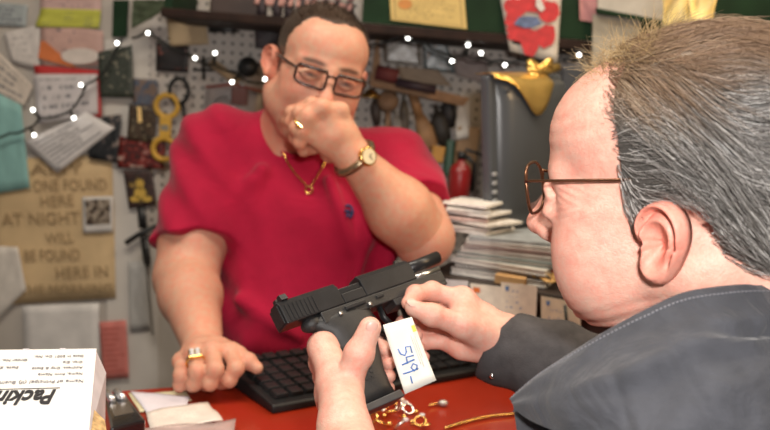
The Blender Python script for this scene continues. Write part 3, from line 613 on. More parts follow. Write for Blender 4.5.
# printed upside down for the viewer: reads towards the left, letter tops towards the near edge
def btxt(t,px,py,size,m,shear=0,bold=0,nm='print',xs=.62):
    o_=G(px,py,bz+.0009); b=text_mb(t,size,o_,u2,u1,.0003,shear,bold); b.v=[a-np.outer((a-o_)@u2*(1-xs),u2) for a in b.v]; link_mesh(nm,np.concatenate(b.v),b.f,m,bx,False)
btxt('Packing List',57,390,.047,inkb,.25,.0012,xs=.40)
g0=G(60,388,bz+.0007); MB().box((0,-.0006,0),(.20,.0006,.0004),np.stack([u2,u1,np.cross(u2,u1)],1),g0).build('rule',inkb,bx)
for t,x,y,s in [('Name of Principal (if) Business & Address',84,379.5,.0105),('Name, Firm Name',83,372.5,.0085),('Address, City & State',83,366.5,.0085),('City, Zip',83,361,.0085),('Date In 2001 Co. No.',84,355,.0085),('Order No. 400',28,359,.0085),('State, Zip',19,366.5,.0085)]:
    btxt(t,x,y,s,inkg)
for i in range(7):
    t=.03+i*.035; MB().box((-.0015,-.0015,0),(.0045,.0015,.0008),np.stack([u2,u1,np.cross(u2,u1)],1),bA+u2*t+[0,0,.0001]).build('perforation',mat('grey_card',(.62,.60,.64),.6),bx)
# black device with a small display
dz=CZ+.045
dA,dB,dC,dD=P(103,394,1.13),P(124,391,1.14),P(146,419,.99),P(110,428,.96)
dn=nrm(np.cross(dB-dA,dD-dA)); dn=dn if dn[2]>0 else -dn
dv=empty('calculator',(dA+dC)/2,'small black calculator with a grey display beside the white carton','calculator')
dvb=mat('gloss_black',(.012,.012,.013),.12,coat=.6)
q=np.array([dA,dB,dC,dD]); low=q.copy(); low[:,2]=CZ+.002
MB().add(np.concatenate([q,low]),[(0,3,2,1),(4,5,6,7),(0,1,5,4),(1,2,6,5),(2,3,7,6),(3,0,4,7)]).build('case',dvb,dv,bevel=.004)
def dpt(u,v,h=.001): return (dA*(1-u)+dB*u)*(1-v)+(dD*(1-u)+dC*u)*v+dn*h
MB().sheet([dpt(.15,.42),dpt(.82,.42),dpt(.82,.75),dpt(.2,.75)],.0008,2,2).build('display',mat('lcd_grey',(.09,.075,.06),.2),dv)
for u in (.18,.60): MB().tube([dpt(u,.06,.003),dpt(u+.1,.32,.003)],.0055,8).build('silver_button',mat('silver_plastic',(.62,.62,.64),.25,.8),dv,True)
# loose papers
def flat(name,label,c,m,z,uv=True,wav=.001,cat='paper',curl=0):
    o=MB().sheet([G(x,y,z) for x,y in c],.0006,8,8,curl,wav,seed=int(z*1e4)%97).build(name,m,None,True,uv=uv); tag(o,label,cat); return o
flat('yellow_form','pale yellow form lying on the counter under the white slips',[(128,393),(186,391),(192,400),(140,412)],mat('pale_yellow',(.74,.66,.42),.6,var=.05),CZ+.003)
flat('counter_paper','lilac white sheet on the counter between yellow form and white slip',[(130,391),(190,396),(186,407),(148,414)],mat('lilac_white',(.66,.62,.68),.6,var=.05),CZ+.0055)
flat('counter_paper','creased white slip on the counter in front of the ringed hand',[(146,412),(208,401),(223,421),(150,429)],paper_mat('slip',(.74,.66,.60),(.5,.4,.38),10,.5,.3,9),CZ+.008,wav=.002)
flat('plastic_bag','crumpled clear plastic bag at the near edge of the white slip',[(140,428),(236,419),(232,445),(140,446)],mat('bag_clear',(.62,.50,.48),.2,alpha=.55,var=.1),CZ+.012,wav=.003,cat='bag')
# jewellery
goldj=mat('gold',(.85,.55,.18),.18,1,var=.1); silv=mat('silver',(.82,.80,.78),.15,1,var=.05); gem=mat('clear_stone',(.9,.9,.92),.05,0,trans=.3,spec=1)
JL=[('gold ring with a clear stone nearest the pistol magazine',378,411,.010,goldj,1,.4),('small gold ring touching the older man\'s wrist',373,418,.009,goldj,0,1.2),('gold ring lying behind the loose rings on the counter',386,404,.009,goldj,1,2.2),('silver ring with a bright stone at the back of the loose rings',399,406,.010,silv,1,.9),('gold ring standing on edge in the middle of the loose rings',391,412,.010,goldj,0,.2),('silver ring standing alone under the price tag',408,409,.010,silv,1,1.8),('silver ring with a large stone in the front of the loose rings',400,424,.011,silv,1,.6),('plain gold ring at the front edge of the loose rings',380,422,.010,goldj,0,2.7),('gold ring with twin stones right of the loose rings',420,421,.010,goldj,1,1.4),('tiny gold ring beside the twin stone ring',426,425,.007,goldj,0,.3)]
for lb,x,y,r,m,st,a in JL:
    r*=.82; c=G(x,y,CZ+r*.75+.002); Rr=rz(a*2)@rx(.75+.4*math.sin(a*5)); k=empty('ring',(c[0],c[1],CZ),lb,'ring','loose rings on the counter')
    MB().tube([c+Rr@np.array([r*math.cos(t),0,r*math.sin(t)]) for t in np.linspace(0,6.2832,24,endpoint=False)],.0020,8,closed=True).build('band',m,k,True)
    if st:
        top=Rr@np.array([0,0,1.]); MB().lathe([(0,-.003),(.0022,-.002),(.0042,.0015),(.003,.003),(0,.0034)],10,T=c+top*(r+.002)).build('stone',gem,k,False)
sp=None
for x,y in [(384,416),(395,404),(404,417),(412,422),(389,424),(374,409),(416,412)]:
    c=G(x,y,CZ+.0045)
    if sp is None:
        sp=empty('stud_earring',c,'tiny gold stud earring scattered among the loose rings','earring','gold studs among the rings')
        MB().ball(c,.0042,10,8).build('bead',goldj,sp,True); MB().tube([c,c+[.004,.006,-.002]],.0009,6).build('pin',goldj,sp,True)
    else:
        d=sp.copy(); COL.objects.link(d); d.location=tuple(c); d.rotation_euler=(0,0,x)
        for ch in list(sp.children): e_=ch.copy(); COL.objects.link(e_); e_.parent=d
k=empty('earring',G(440,404,CZ),'small silver drop earring lying alone on the red counter','earring'); b=MB()
for i in range(6): b.ball(G(430+i*2.2,405.5-.6*i,CZ+.004),.0022,6,5)
b.build('links',goldj,k,True); MB().ball(G(443,403,CZ+.006),(.008,.006,.005),10,8).build('drop',mat('grey_pearl',(.50,.47,.44),.2,.6),k,True)
b=MB(); pts=[]
for i in range(60):
    t=i/59; pts.append(G(446+72*t,428-14*t-3*math.sin(t*3.1),CZ+.0035))
for i,p in enumerate(pts): b.ball(p,(.0032,.0024,.0026),6,5)
o=b.build('gold_chain',goldj,None,True); tag(o,'thin gold chain stretched across the red counter toward the sleeve','chain')
# ================================================================ side shelf with cards, catalogs, monitor
SZ=1.19; s0=G(434,275,SZ); s1=G(640,309,SZ); sd=nrm([s1[0]-s0[0],s1[1]-s0[1],0]); sb=np.array([-sd[1],sd[0],0]); SR=np.stack([sd,sb,[0,0,1]],1)
dkw=mat('dark_shelf',(.030,.022,.018),.5,var=.3,scale=10)
L=np.linalg.norm((s1-s0)[:2]); shb=empty('side_shelf',(*s0[:2],0),'dark raised side shelf with business cards along its front edge','shelf')
MB().box((-.02,0,-.022),(L,.70,0),SR,(s0[0],s0[1],SZ)).build('shelf_top',dkw,shb,bevel=.002)
MB().box((.0,.012,-1.19),(L-.01,.69,-.0225),SR,(s0[0],s0[1],SZ)).build('cabinet',dkw,shb)
fr=-sb
def spt(x,y,out=.006):
    """a point on the shelf's front face"""
    d=ray(x,y); o0=s0+fr*out; t=np.dot(o0-CAM,fr)/np.dot(d,fr); return CAM+d*t
cards=[('plain white card behind the pinching fingers on the shelf front',[(442,279),(468,281),(467,300),(443,300)],(.62,.60,.58),(.4,.4,.45),.1),
('business card with an orange mark second from left on the shelf front',[(470,283),(503,287),(502,312),(471,310)],(.72,.68,.56),(.45,.32,.25),.4),
('cream business card with blue print in the middle of the shelf front',[(501,282),(537,286),(536,318),(501,315)],(.78,.74,.60),(.12,.22,.42),.45),
('white card below the middle cream business card',[(499,316),(541,320),(540,347),(499,343)],(.66,.64,.64),(.4,.4,.45),.1),
('large cream card with blue emblem nearest the older man\'s chin',[(541,296),(581,303),(580,352),(541,347)],(.70,.64,.47),(.15,.22,.38),.45)]
for i,(lb,c,cc,ink,dn_) in enumerate(cards):
    ou=.004+.003*(i%2)+(.004 if i==2 else 0)
    o=MB().sheet([spt(x,y,ou) for x,y in c],.0006,4,4).build('business_card',paper_mat('card_%d'%i,cc,ink,6,dn_,.7,i+20,.12),None,uv=True); tag(o,lb,'card','business cards on the side shelf front')
    if i==1: MB().sheet([spt(x,y,ou+.001) for x,y in [(473,287),(480,288),(480,293),(473,292)]],.0003,1,1).build('orange_mark',mat('orange_mark',(.65,.16,.03),.6),o)
    if i in (2,4):
        x0,y0=((505,286) if i==2 else (546,301)); MB().sheet([spt(x0+a,y0+b_,ou+.001) for a,b_ in [(0,0),(4,.5),(3.4,4.6),(.7,4.2)]],.0003,1,1).build('emblem',mat('card_blue',(.10,.22,.45),.6),o)
o=MB().tube([spt(565,305,.02),spt(567,325,.02),spt(564,345,.02),spt(566,370,.02)],.003,6).build('thin_cable',mat('black_cable',(.012,.014,.012),.5),None,True); tag(o,'thin black cord hanging in front of the large cream card','cord')
# catalogs: lower neat stack and a looser pile on it
def on_shelf(px,py,dep):
    p=spt(px,py,0); return np.array([p[0],p[1],0])+sb*dep
cc=[(.55,.53,.50),(.10,.10,.10),(.62,.60,.56),(.16,.20,.20),(.52,.50,.47),(.24,.17,.16),(.60,.58,.55),(.35,.38,.40)]
wd=['grey white','black','white','dark teal','pale grey','dark red','off-white','slate blue']
z=SZ+.001; pl=['at the bottom of the stack under the monitor','second from the bottom of the stack','third from the bottom of the stack','fourth from the bottom of the stack','fifth from the bottom of the stack','sixth from the bottom of the stack','just under the loose papers','on top of the catalog stack']
b0=on_shelf(476,275,.03)
for i in range(8):
    h=[.012,.008,.010,.009,.008,.007,.007,.006][i]; yaw=[.02,.05,-.03,.10,.16,.22,.28,.34][i]; R2=SR@rz(yaw); off=sd*[0,.004,-.003,.006,.012,.018,.02,.024][i]+sb*[0,.005,.003,.01,.014,.016,.02,.024][i]
    T=np.array([*(b0+off)[:2],z]); k=empty('catalog',T,'%s catalog %s'%(wd[i],pl[i]),'catalog','catalogs stacked on the side shelf')
    MB().box((-.055,.002,.0012),(.115,.19,h-.0012),R2,T).build('pages',mat('page_edge',(.66,.63,.58),.8,var=.15,scale=200),k)
    b=MB().box((-.057,0,0),(.117,.192,.0022),R2,T).box((-.057,0,h-.0022),(.117,.192,h),R2,T)
    b.build('cover',mat('cover_%d'%i,cc[i],.35,var=.25,scale=40),k); z+=h+.0006
ztop=z
b1=on_shelf(462,270,.06)
for i,(cc_,yaw,w,d) in enumerate([((.66,.63,.60),-.15,.09,.13),((.55,.50,.46),.10,.085,.13),((.70,.67,.63),-.3,.08,.12),((.60,.44,.40),.2,.085,.11),((.68,.66,.63),-.1,.08,.12),((.62,.60,.57),.3,.075,.11),((.72,.70,.66),0,.08,.11)]):
    h=.0055; T=np.array([*(b1+sd*(-.02+.004*(i%3)))[:2],z]); lab=['lowest','second lowest','third lowest','pinkish','fifth lowest','second highest','topmost'][i]
    o=MB().box((-w*.6,0,0),(w*.45,d,h),SR@rz(yaw),T).build('booklet',mat('booklet_%d'%i,cc_,.6,var=.15,scale=60),None,bevel=.0008); tag(o,lab+' loose white booklet piled left of the monitor on the catalogs','booklet','booklets on the catalog stack'); z+=h+.001+ (.003 if i%2 else 0)
# small tan box and clutter
T=on_shelf(507,281,.012); T[2]=SZ
o=MB().box((-.025,0,.001),(.028,.03,.016),SR@rz(.1),T).build('tan_box',mat('tan_card',(.50,.30,.13),.7,var=.15),bevel=.001); tag(o,'small tan cardboard box on the side shelf before the catalogs','box')
k=empty('dried_flowers',on_shelf(540,285,.05)+[0,0,SZ],'tangle of gold ribbon curls on the side shelf by the older man\'s cheek','ribbon'); 
rr=random.Random(5)
for j in range(7):
    c=on_shelf(540,285,.05)+[0,0,SZ+.004]; a=rr.uniform(0,6.28); pts=[]
    for i in range(12):
        t=i/11; pts.append(c+sd*(.06*(t-.5)*math.cos(a)+.012*math.sin(9*t+a))+sb*(.05*(t-.5)*math.sin(a))+np.array([0,0,.008+.012*abs(math.sin(5*t+a))]))
    MB().tube(pts,.0032,6,flat=((0,0,1),.5)).build('curl',mat('straw_gold',(.55,.34,.12),.5,var=.2),k,True)
for j,(x,y,c_,nm,lb,ct_) in enumerate([(536,262,(.22,.02,.02),'red_trinket','small dark red trinket beneath the older man\'s glasses','trinket'),(548,252,(.03,.035,.03),'black_pouch','small black pouch behind the gold ribbon curls','pouch'),(528,268,(.10,.07,.05),'brown_trinket','small brown trinket between tan box and gold curls','trinket')]):
    T=on_shelf(x,284,.09+.05*j); T[2]=SZ+.022
    b=MB().ball(T,(.026,.022,.0215),14,10); o=b.build(nm,mat(nm,c_,.45,var=.3,scale=70,bump=.4,bscale=50),None,True); tag(o,lb,ct_)
# grey monitor seen from behind
mY=1.60
mh=P(482,72,mY)[2]-P(483,240,mY)[2]; mb=P(492,240,mY); mt=P(489,75,mY); m_up=nrm(mt-mb); m_r=nrm(P(552,236,mY+.17)-mb); m_r=nrm(m_r-m_up*np.dot(m_r,m_up)); m_n=np.cross(m_r,m_up); MR=np.stack([m_r,-m_n,m_up],1)  # local x right, y into the picture, z up
mon=empty('computer_monitor',(mb[0],mb[1],ztop),'grey computer monitor seen from behind on the catalog stack','monitor')
gry=mat('grey_plastic',(.070,.078,.088),.30,var=.06,scale=5); gry2=mat('dark_grey_plastic',(.05,.055,.06),.35)
Hm=np.linalg.norm(mt-mb)*1.0; Wm=.27
MB().box((0,.0,0),(Wm,.022,Hm),MR,mb).build('screen_bezel',gry,mon,bevel=.006)
sec=[(.022,0),(.028,-.012),(.05,-.022),(.085,-.03),(.13,-.032),(Wm-.03,-.028),(Wm-.01,0)]
b=MB(); k_=len(sec)
V=[];zz=[(.012,.35),(.03,.8),(.08,1),(Hm-.05,1),(Hm-.02,.8),(Hm-.008,.3)]
for z_,s_ in zz:
    for x,y in sec: V.append(np.array([x,y*s_,z_]))
V=np.array(V)@MR.T+mb; f=[(i*k_+j,i*k_+j+1,(i+1)*k_+j+1,(i+1)*k_+j) for i in range(len(zz)-1) for j in range(k_-1)]+[list(range(k_))[::-1],[(len(zz)-1)*k_+j for j in range(k_)]]
b.add(V,f).build('back_cover',gry,mon,True)
for i in range(4): MB().box((.004,-.004,.07+i*.017),(.016,.002,.077+i*.017),MR,mb).build('button',mat('button_grey',(.32,.34,.36),.3),mon,bevel=.001)
for x,z_ in [(.034,.025),(.034,Hm-.03),(.10,.022)]: MB().lathe([(0,.0),(.005,.0),(.004,.002),(0,.002)],12,MR@rx(math.pi/2),mb+MR@np.array([x,-.0185 if x<.05 else -.0285,z_])).build('screw_hole',gry2,mon)
# stand under the panel
MB().tube([mb+m_r*.13+MR@np.array([0,.0,.06]),mb+m_r*.13+MR@np.array([0,.03,-.01])],.03,12).build('stand_neck',gry2,mon,True)
st=mb+m_r*.14; MB().lathe([(0,0),(.085,0),(.08,.01),(.03,.02),(0,.02)],28,T=(st[0],st[1]+.05,ztop+.001)).build('stand_foot',gry2,mon,True)
# gold wrapping sheet and bow over its top edge
gs=empty('gold_wrap',mt,'gold wrapping sheet with a bow draped over the monitor top','ribbon')
def mp(x,z_,y): return mb+MR@np.array([x,y,z_])
tl=[mp(.004,Hm+.002,.03),mp(.19,Hm+.004,.03)]
V=[];f=[]
for i in range(13):
    u=i/12; x=.004+.17*u; dep=.008+.075*math.exp(-((u-.62)/.30)**2)
    yb=np.interp(x,[s[0] for s in sec],[s[1] for s in sec])
    for j in range(7):
        v=j/6
        if j==0: V.append(mp(x,Hm+.004,.034))
        elif j==1: V.append(mp(x,Hm+.005,0))
        else:
            d=dep*(j-1)/5; yl=-.005+yb*np.interp(d,[0,.008,.02,.05],[0,.45,.85,1.0]); V.append(mp(x,Hm+.003-d,yl-.004-.002*math.sin(u*9)))
for i in range(12):
    for j in range(6): a=i*7+j; f.append((a,a+1,a+8,a+7))
o=link_mesh('sheet',np.array(V),f,mat('gold_foil',(.85,.55,.16),.28,.8,var=.2,scale=15),gs,True); sm_=o.modifiers.new('s','SOLIDIFY'); sm_.thickness=.0012
bc=mp(.165,Hm+.012,-.01)
for s,a in ((-1,.3),(1,-.3),(-1,-.5),(1,.5)):
    pts=[bc+MR@np.array([s*.034*math.sin(t)*(1),-.008*math.sin(2*t),.014*math.sin(t)*a+.012*math.sin(2*t)*s*.9]) for t in np.linspace(0,math.pi,12)]
    MB().tube(pts,.006,6,flat=((0,1,0),.3)).build('bow_loop',mat('gold_foil',(.85,.55,.16),.28,.8),gs,True)
MB().ball(bc,.008,8,6).build('bow_knot',mat('gold_foil',(.85,.55,.16),.28,.8),gs,True)
MB().tube([bc,bc+m_r*.03-m_up*.004,bc+m_r*.07+m_up*.002],.009,6,flat=((0,1,0),.25)).build('tail',mat('gold_foil',(.85,.55,.16),.28,.8),gs,True)
# darker screen further right, behind the older man's forehead
k=empty('dark_monitor',(P(600,150,1.95)[0],1.95,SZ),'darker flat monitor half hidden behind the older man\'s forehead','monitor')
a=P(563,66,1.93); lowz=SZ+.001
MB().box((a[0],1.93,lowz+.05),(a[0]+.34,1.97,a[2])).build('screen_panel',mat('charcoal_plastic',(.045,.048,.055),.35,var=.1),k,bevel=.006)
MB().box((a[0]+.13,1.945,lowz),(a[0]+.21,1.96,lowz+.06)).build('stand',gry2,k); MB().box((a[0]+.08,1.90,lowz),(a[0]+.26,2.0,lowz+.012)).build('foot',gry2,k,bevel=.003)
k=empty('hanging_bag',P(556,120,1.86),'brown and black bundle hanging between the two monitors','bundle')
MB().tube([P(552,82,1.86),P(556,100,1.86),P(554,150,1.86),P(552,215,1.86)],[.01,.028,.034,.02],10).build('bundle_body',photo_mat('bundle',[(.02,.016,.012),(.12,.07,.03),(.03,.025,.02),(.05,.03,.02)],4,5,.6),k,True)
MB().tube([P(557,70,1.86),P(552,86,1.86)],.004,6).build('hook',blk,k,True)
# ================================================================ pistol
GX=np.array([-.0405,.918,1.2635]); GRM=rz(math.radians(40))@ry(math.radians(-11))@rx(math.radians(-40))
def gw(p): return GX+GRM@np.asarray(p,float)
gun=empty('pistol',GX,'black semi-automatic pistol with its slide locked back in the older man\'s hands','pistol')
pm=mat('gun_polymer',(.016,.016,.017),.5,var=.2,scale=120,bump=.25,bscale=900); pmt=mat('gun_steel',(.020,.020,.022),.36,.25,var=.2,scale=60)
def gb(mb,name,m,par=gun,smooth=False,bevel=.0012): mb.xf(GRM,GX); return mb.build(name,m,par,smooth,bevel)
hs=.0135
oct_=[(-hs,0),(hs,0),(hs,.021),(hs-.005,.027),(-hs+.005,.027),(-hs,.021)]
sl=MB(); sl.prism(oct_,0,-.075,.000)                                    # rear of the slide
sl.prism([(-hs,0),(hs,0),(hs,.0215),(.004,.0215),(.004,.012),(-hs,.012)],0,.0002,.030) # ejection port: right side cut low
sl.prism(oct_,0,.0302,.105)
slide=gb(sl,'slide',pmt)
b=MB()
for i in range(8): b.prism([(-hs-.0006,.002),(hs+.0006,.002),(hs+.0006,.020),(-hs-.0006,.020)],0,-.070+i*.005,-.0677+i*.005)
gb(b,'serrations',pmt,slide,bevel=0)
gb(MB().box((-.073,-.010,.003),(-.0765,.010,.022)) if False else MB().box((-.0768,-.010,.002),(-.0752,.010,.023)),'end_plate',pm,slide,bevel=0)
gb(MB().prism([(-.0115,.027),(.0115,.027),(.009,.0335),(.0025,.0335),(.0025,.030),(-.0025,.030),(-.0025,.0335),(-.009,.0335)],0,-.068,-.060),'rear_sight',pm,slide,bevel=0)
gb(MB().prism([(.094,.027),(.102,.027),(.100,.0325),(.096,.0325)],1,-.002,.002),'front_sight',pm,slide,bevel=0)
gb(MB().box((.000,-.0115,.012),(.030,.004,.019)),'chamber',mat('chamber_steel',(.035,.035,.038),.3,.6),slide)
bl=MB(); bl.tube([(.100,0,.0175),(.158,0,.0205)],.0075,16); gb(bl,'barrel',pmt,gun,True,0)
bl=MB(); bl.tube([(.157,0,.0204),(.1592,0,.0206)],.0050,16); gb(bl,'muzzle',mat('bore_black',(.004,.004,.004),.9),gun,True,0)
bl=MB(); bl.tube([(.100,0,.004),(.150,0,.006)],.0042,12); gb(bl,'guide_rod',steel,gun,True,0)
# frame
b=MB(); b.prism([(-hs+.0008,-.014),(hs-.0008,-.014),(hs-.0002,-.0002),(-hs+.0002,-.0002)],0,-.034,.142); b.prism([(.075,-.022),(.142,-.018),(.142,-.013),(.06,-.013),(.06,-.022)],1,-.0125,.0125)
fr_=gb(b,'frame',pm)
b=MB(); b.tube([(.030,0,-.018),(.034,0,-.042),(.044,0,-.050),(.066,0,-.049),(.074,0,-.040),(.077,0,-.018)],.0038,8,flat=((0,1,0),1.3)); gb(b,'trigger_guard',pm,gun,True,0)
b=MB(); b.tube([(.047,0,-.013),(.045,0,-.026),(.050,0,-.038)],.0032,8,flat=((0,1,0),1.5)); gb(b,'trigger',pmt,gun,True,0)
# grip: elliptical loft down the rake
V=[];f=[];n=20
for (xa,xb,w,z_) in [(-.046,.030,.0128,-.004),(-.046,.032,.0138,-.012),(-.032,.030,.0148,-.024),(-.031,.024,.0150,-.040),(-.035,.017,.0150,-.060),(-.042,.011,.0152,-.080),(-.048,.009,.0152,-.098),(-.050,.010,.0152,-.108)]:
    for i in range(n):
        t=i/n*6.2832; c_,s_=math.cos(t),math.sin(t); ex=.7
        V.append(((xa+xb)/2+(xb-xa)/2*math.copysign(abs(c_)**ex,c_),w*math.copysign(abs(s_)**ex,s_),z_))
for r in range(7):
    for i in range(n): f.append((r*n+(i+1)%n,r*n+i,(r+1)*n+i,(r+1)*n+(i+1)%n))
f.append(list(range(n))); f.append([7*n+i for i in range(n)][::-1])
gb(MB().add(V,f),'grip',pm,gun,True,0)
b=MB(); b.tube([(-.034,0,-.006),(-.046,0,-.006),(-.053,0,-.0075)],[.010,.009,.005],10,flat=((0,1,0),1.1)); gb(b,'beavertail',pm,gun,True,0)
b=MB(); b.prism([(-.051,-.1085),(.011,-.1085),(.013,-.117),(-.052,-.116)],1,-.0150,.0150); gb(b,'magazine_base',mat('magazine_grey',(.06,.06,.062),.45),gun)
for x,z_,r in [(.028,-.010,.0016),(-.012,-.009,.0016)]:
    b=MB(); b.tube([(x,-.0136,z_),(x,-.0150,z_)],r*1.5,10); gb(b,'pin',steel,gun,True,0)
b=MB(); b.box((-.004,-.0158,-.008),(.024,-.0132,-.003)); gb(b,'slide_stop',pmt); b=MB(); b.box((.040,-.0148,-.007),(.050,-.0132,-.003)); gb(b,'takedown_lever',pmt)
b=MB()
for i in range(9):
    for j in range(5): b.box((-.034-.0016*i+.008*j,-.0157,-.046-.005*i),(-.030-.0016*i+.008*j,-.0146,-.043-.005*i))
gb(b,'grip_texture',pm,gun,bevel=0)
# price tag on a string
tq=[P(383,325,.875),P(412,317,.885),P(435,380,.872),P(404,394,.862)]
tg=empty('price_tag',tq[0],'white price tag with handwritten blue 549 tied to the pistol','price tag')
MB().sheet(tq,.0005,6,8,.004,.0006).build('tag_card',mat('tag_paper',(.86,.85,.78),.6,var=.03),tg,True)
def tp(u,v,h=.0012): return (tq[0]*(1-u)+tq[1]*u)*(1-v)+(tq[3]*(1-u)+tq[2]*u)*v+nrm(np.cross(tq[3]-tq[0],tq[1]-tq[0]))*(h+.004*v*v)
bi=mat('blue_ink',(.03,.15,.50),.5)
# digits read down the tag: their tops point to its right edge, u = height, v = reading direction
def stroke(l,w=.0008): MB().tube([tp(u,v) for u,v in l],w,6).build('numeral',bi,tg,True)
stroke([(.60,.50),(.62,.40),(.46,.39),(.44,.46),(.36,.50),(.25,.46),(.22,.38)]); 
stroke([(.62,.54),(.38,.53),(.36,.62)]); stroke([(.60,.60),(.18,.61)])
stroke([(.56,.74),(.62,.69),(.52,.65),(.42,.69),(.48,.75),(.62,.74),(.36,.74),(.12,.73)]); stroke([(.32,.80),(.30,.90)])
for r_,(u,a,c_) in enumerate([(.74,.25,.7),(.80,.3,.75),(.86,.28,.62)]):
    MB().tube([tp(u,a+(c_-a)*t) for t in np.linspace(0,1,6)],.00025,4).build('print_line',mat('print_faint',(.45,.45,.42),.6),tg,True)
MB().sheet([tp(.86,.12),tp(.98,.12),tp(.98,.22),tp(.86,.22)],.0002,1,1).build('yellow_mark',mat('yellow_mark',(.80,.70,.12),.6),tg)
MB().tube([tp(.08,.03),gw((.040,-.006,-.052)),gw((.05,.004,-.053)),gw((.052,.002,-.047))],.0006,6).build('string',mat('white_string',(.8,.8,.78),.7),tg,True)
# ================================================================ people
skinm=attr_mat('skin',.46,.06,.35,600,.4,pore=.8)
def fixw(V,Fq):
    a,b,c=V[Fq[:,0]],V[Fq[:,1]],V[Fq[:,2]]
    return Fq if np.einsum('ij,ij->i',a,np.cross(b,c)).sum()>0 else Fq[:,::-1]
def head_field(h,kind,lo=(-.105,-.155,-.235),hi=(.105,.14,.15)):
    s=SDF(lo,hi,h); fat=kind=='heavy'
    s.ell((0,.014,.04),(.076,.098,.082),.01)
    s.ell((0,-.038,.045),(.064,.058,.058),.03)
    s.ell((0,-.04,-.03),(.064,.056,.066),.03)
    w=.060 if fat else .054
    for q in (-1,1):
        s.cap((q*w,.006,-.062),(q*.020,-.072,-.100),.022 if fat else .018,.016,.03)
        s.ell((q*.042,-.056,-.036),(.027,.026,.028) if fat else (.024,.024,.026),.025)
        s.cap((q*.010,-.089,.018),(q*.046,-.076,.018),.010,.009,.018)
        s.ell((q*.047,-.050,-.008),(.022,.026,.014),.02)     # cheekbone
        if fat: s.ell((q*.050,-.028,-.078),(.026,.034,.028),.03)
    s.ell((0,-.084,-.103),(.021,.018,.017),.02)
    if fat: s.ell((0,-.045,-.118),(.046,.045,.024),.03)
    else: s.ell((0,-.035,-.112),(.038,.045,.018),.03)
    for q in (-1,1):
        s.ell((q*.032,-.101,-.001),(.020,.016,.0125),.012,'s')
    s.cap((0,-.094,.012),(0,-.117,-.030),.0085,.0115,.012)
    s.ell((0,-.120,-.035),(.0135,.0125,.0115),.008)
    for q in (-1,1): s.ell((q*.0125,-.108,-.040),(.0085,.011,.0085),.007)
    for q in (-1,1): s.ell((q*.006,-.114,-.047),(.0042,.006,.004),.004,'s')
    # mouth
    s.ell((0,-.090,-.068),(.030,.018,.022),.02)
    s.cap((-.020,-.098,-.0655),(0,-.107,-.0635),.004,.0055,.006); s.cap((.020,-.098,-.0655),(0,-.107,-.0635),.004,.0055,.006)
    s.cap((-.019,-.097,-.0735),(0,-.105,-.0755),.0045,.0065,.006); s.cap((.019,-.097,-.0735),(0,-.105,-.0755),.0045,.0065,.006)
    s.cap((-.024,-.102,-.0695),(.024,-.102,-.0695),.0018,None,.004,'s')
    for q in (-1,1):
        s.cap((q*.018,-.103,-.045),(q*.030,-.090,-.070),.0022,.0018,.010,'s')        # nasolabial fold
        s.ell((q*.0315,-.0835,-.001),.0128,.002)                                   # eyeball
        for t0,t1,z0,zc in ((-.0155,.0155,.0005,.0085),):
            pts=[(q*(.0315+.0155*c_),-.0945+.006*c_*c_,.0005+.0078*(1-c_*c_)) for c_ in np.linspace(-1,1,7)]
            s.chain(pts,[.0032]*7,.004)
            pts=[(q*(.0315+.0155*c_),-.0940+.006*c_*c_,.0-.0070*(1-c_*c_)) for c_ in np.linspace(-1,1,7)]
            s.chain(pts,[.0028]*7,.005)
    # neck
    s.cap((0,.028,-.04),(0,.05,-.20),.056 if not fat else .062,.062 if not fat else .072,.03)
    for q in (-1,1): s.cap((q*.055,.028,-.06),(q*.022,-.02,-.19),.012,.010,.03)
    if kind=='lean':
        X,Y,Z=s.grid(); g=np.exp(-(((np.abs(X)-.058)/.016)**2+((Y+.058)/.022)**2+((Z+.004)/.02)**2)); s.d=s.d+(.0007*g*np.sin((Z+.35*(Y+.06)*np.sign(Z+.004))*2*math.pi/.0062)).astype(np.float32)
        g=np.exp(-(((Z-.06)/.028)**2+((Y+.07)/.04)**2)); s.d=s.d+(.00022*g*np.sin(Z*2*math.pi/.0125+9*X+6*np.sin(X*40))).astype(np.float32)
        g=np.exp(-(((np.abs(X)-.05)/.02)**2+((Y+.035)/.03)**2+((Z+.06)/.03)**2)); s.d=s.d+(.0005*g*np.sin((Y-.5*Z)*2*math.pi/.011+9*Z)).astype(np.float32)
        g=np.exp(-(((Z+.125)/.035)**2)); s.d=s.d+(.0009*g*np.sin((Z-.35*Y)*2*math.pi/.012)).astype(np.float32)
        for q in (-1,1):
            s.chain([(q*.040,-.092,-.020),(q*.050,-.078,-.024),(q*.056,-.064,-.020)],[.0016]*3,.008,'s'); s.ell((q*.040,-.088,-.014),(.016,.010,.007),.008)
            s.ell((q*.036,-.058,-.088),(.022,.026,.022),.025); s.ell((q*.046,-.060,-.058),(.022,.026,.030),.03)
    return s
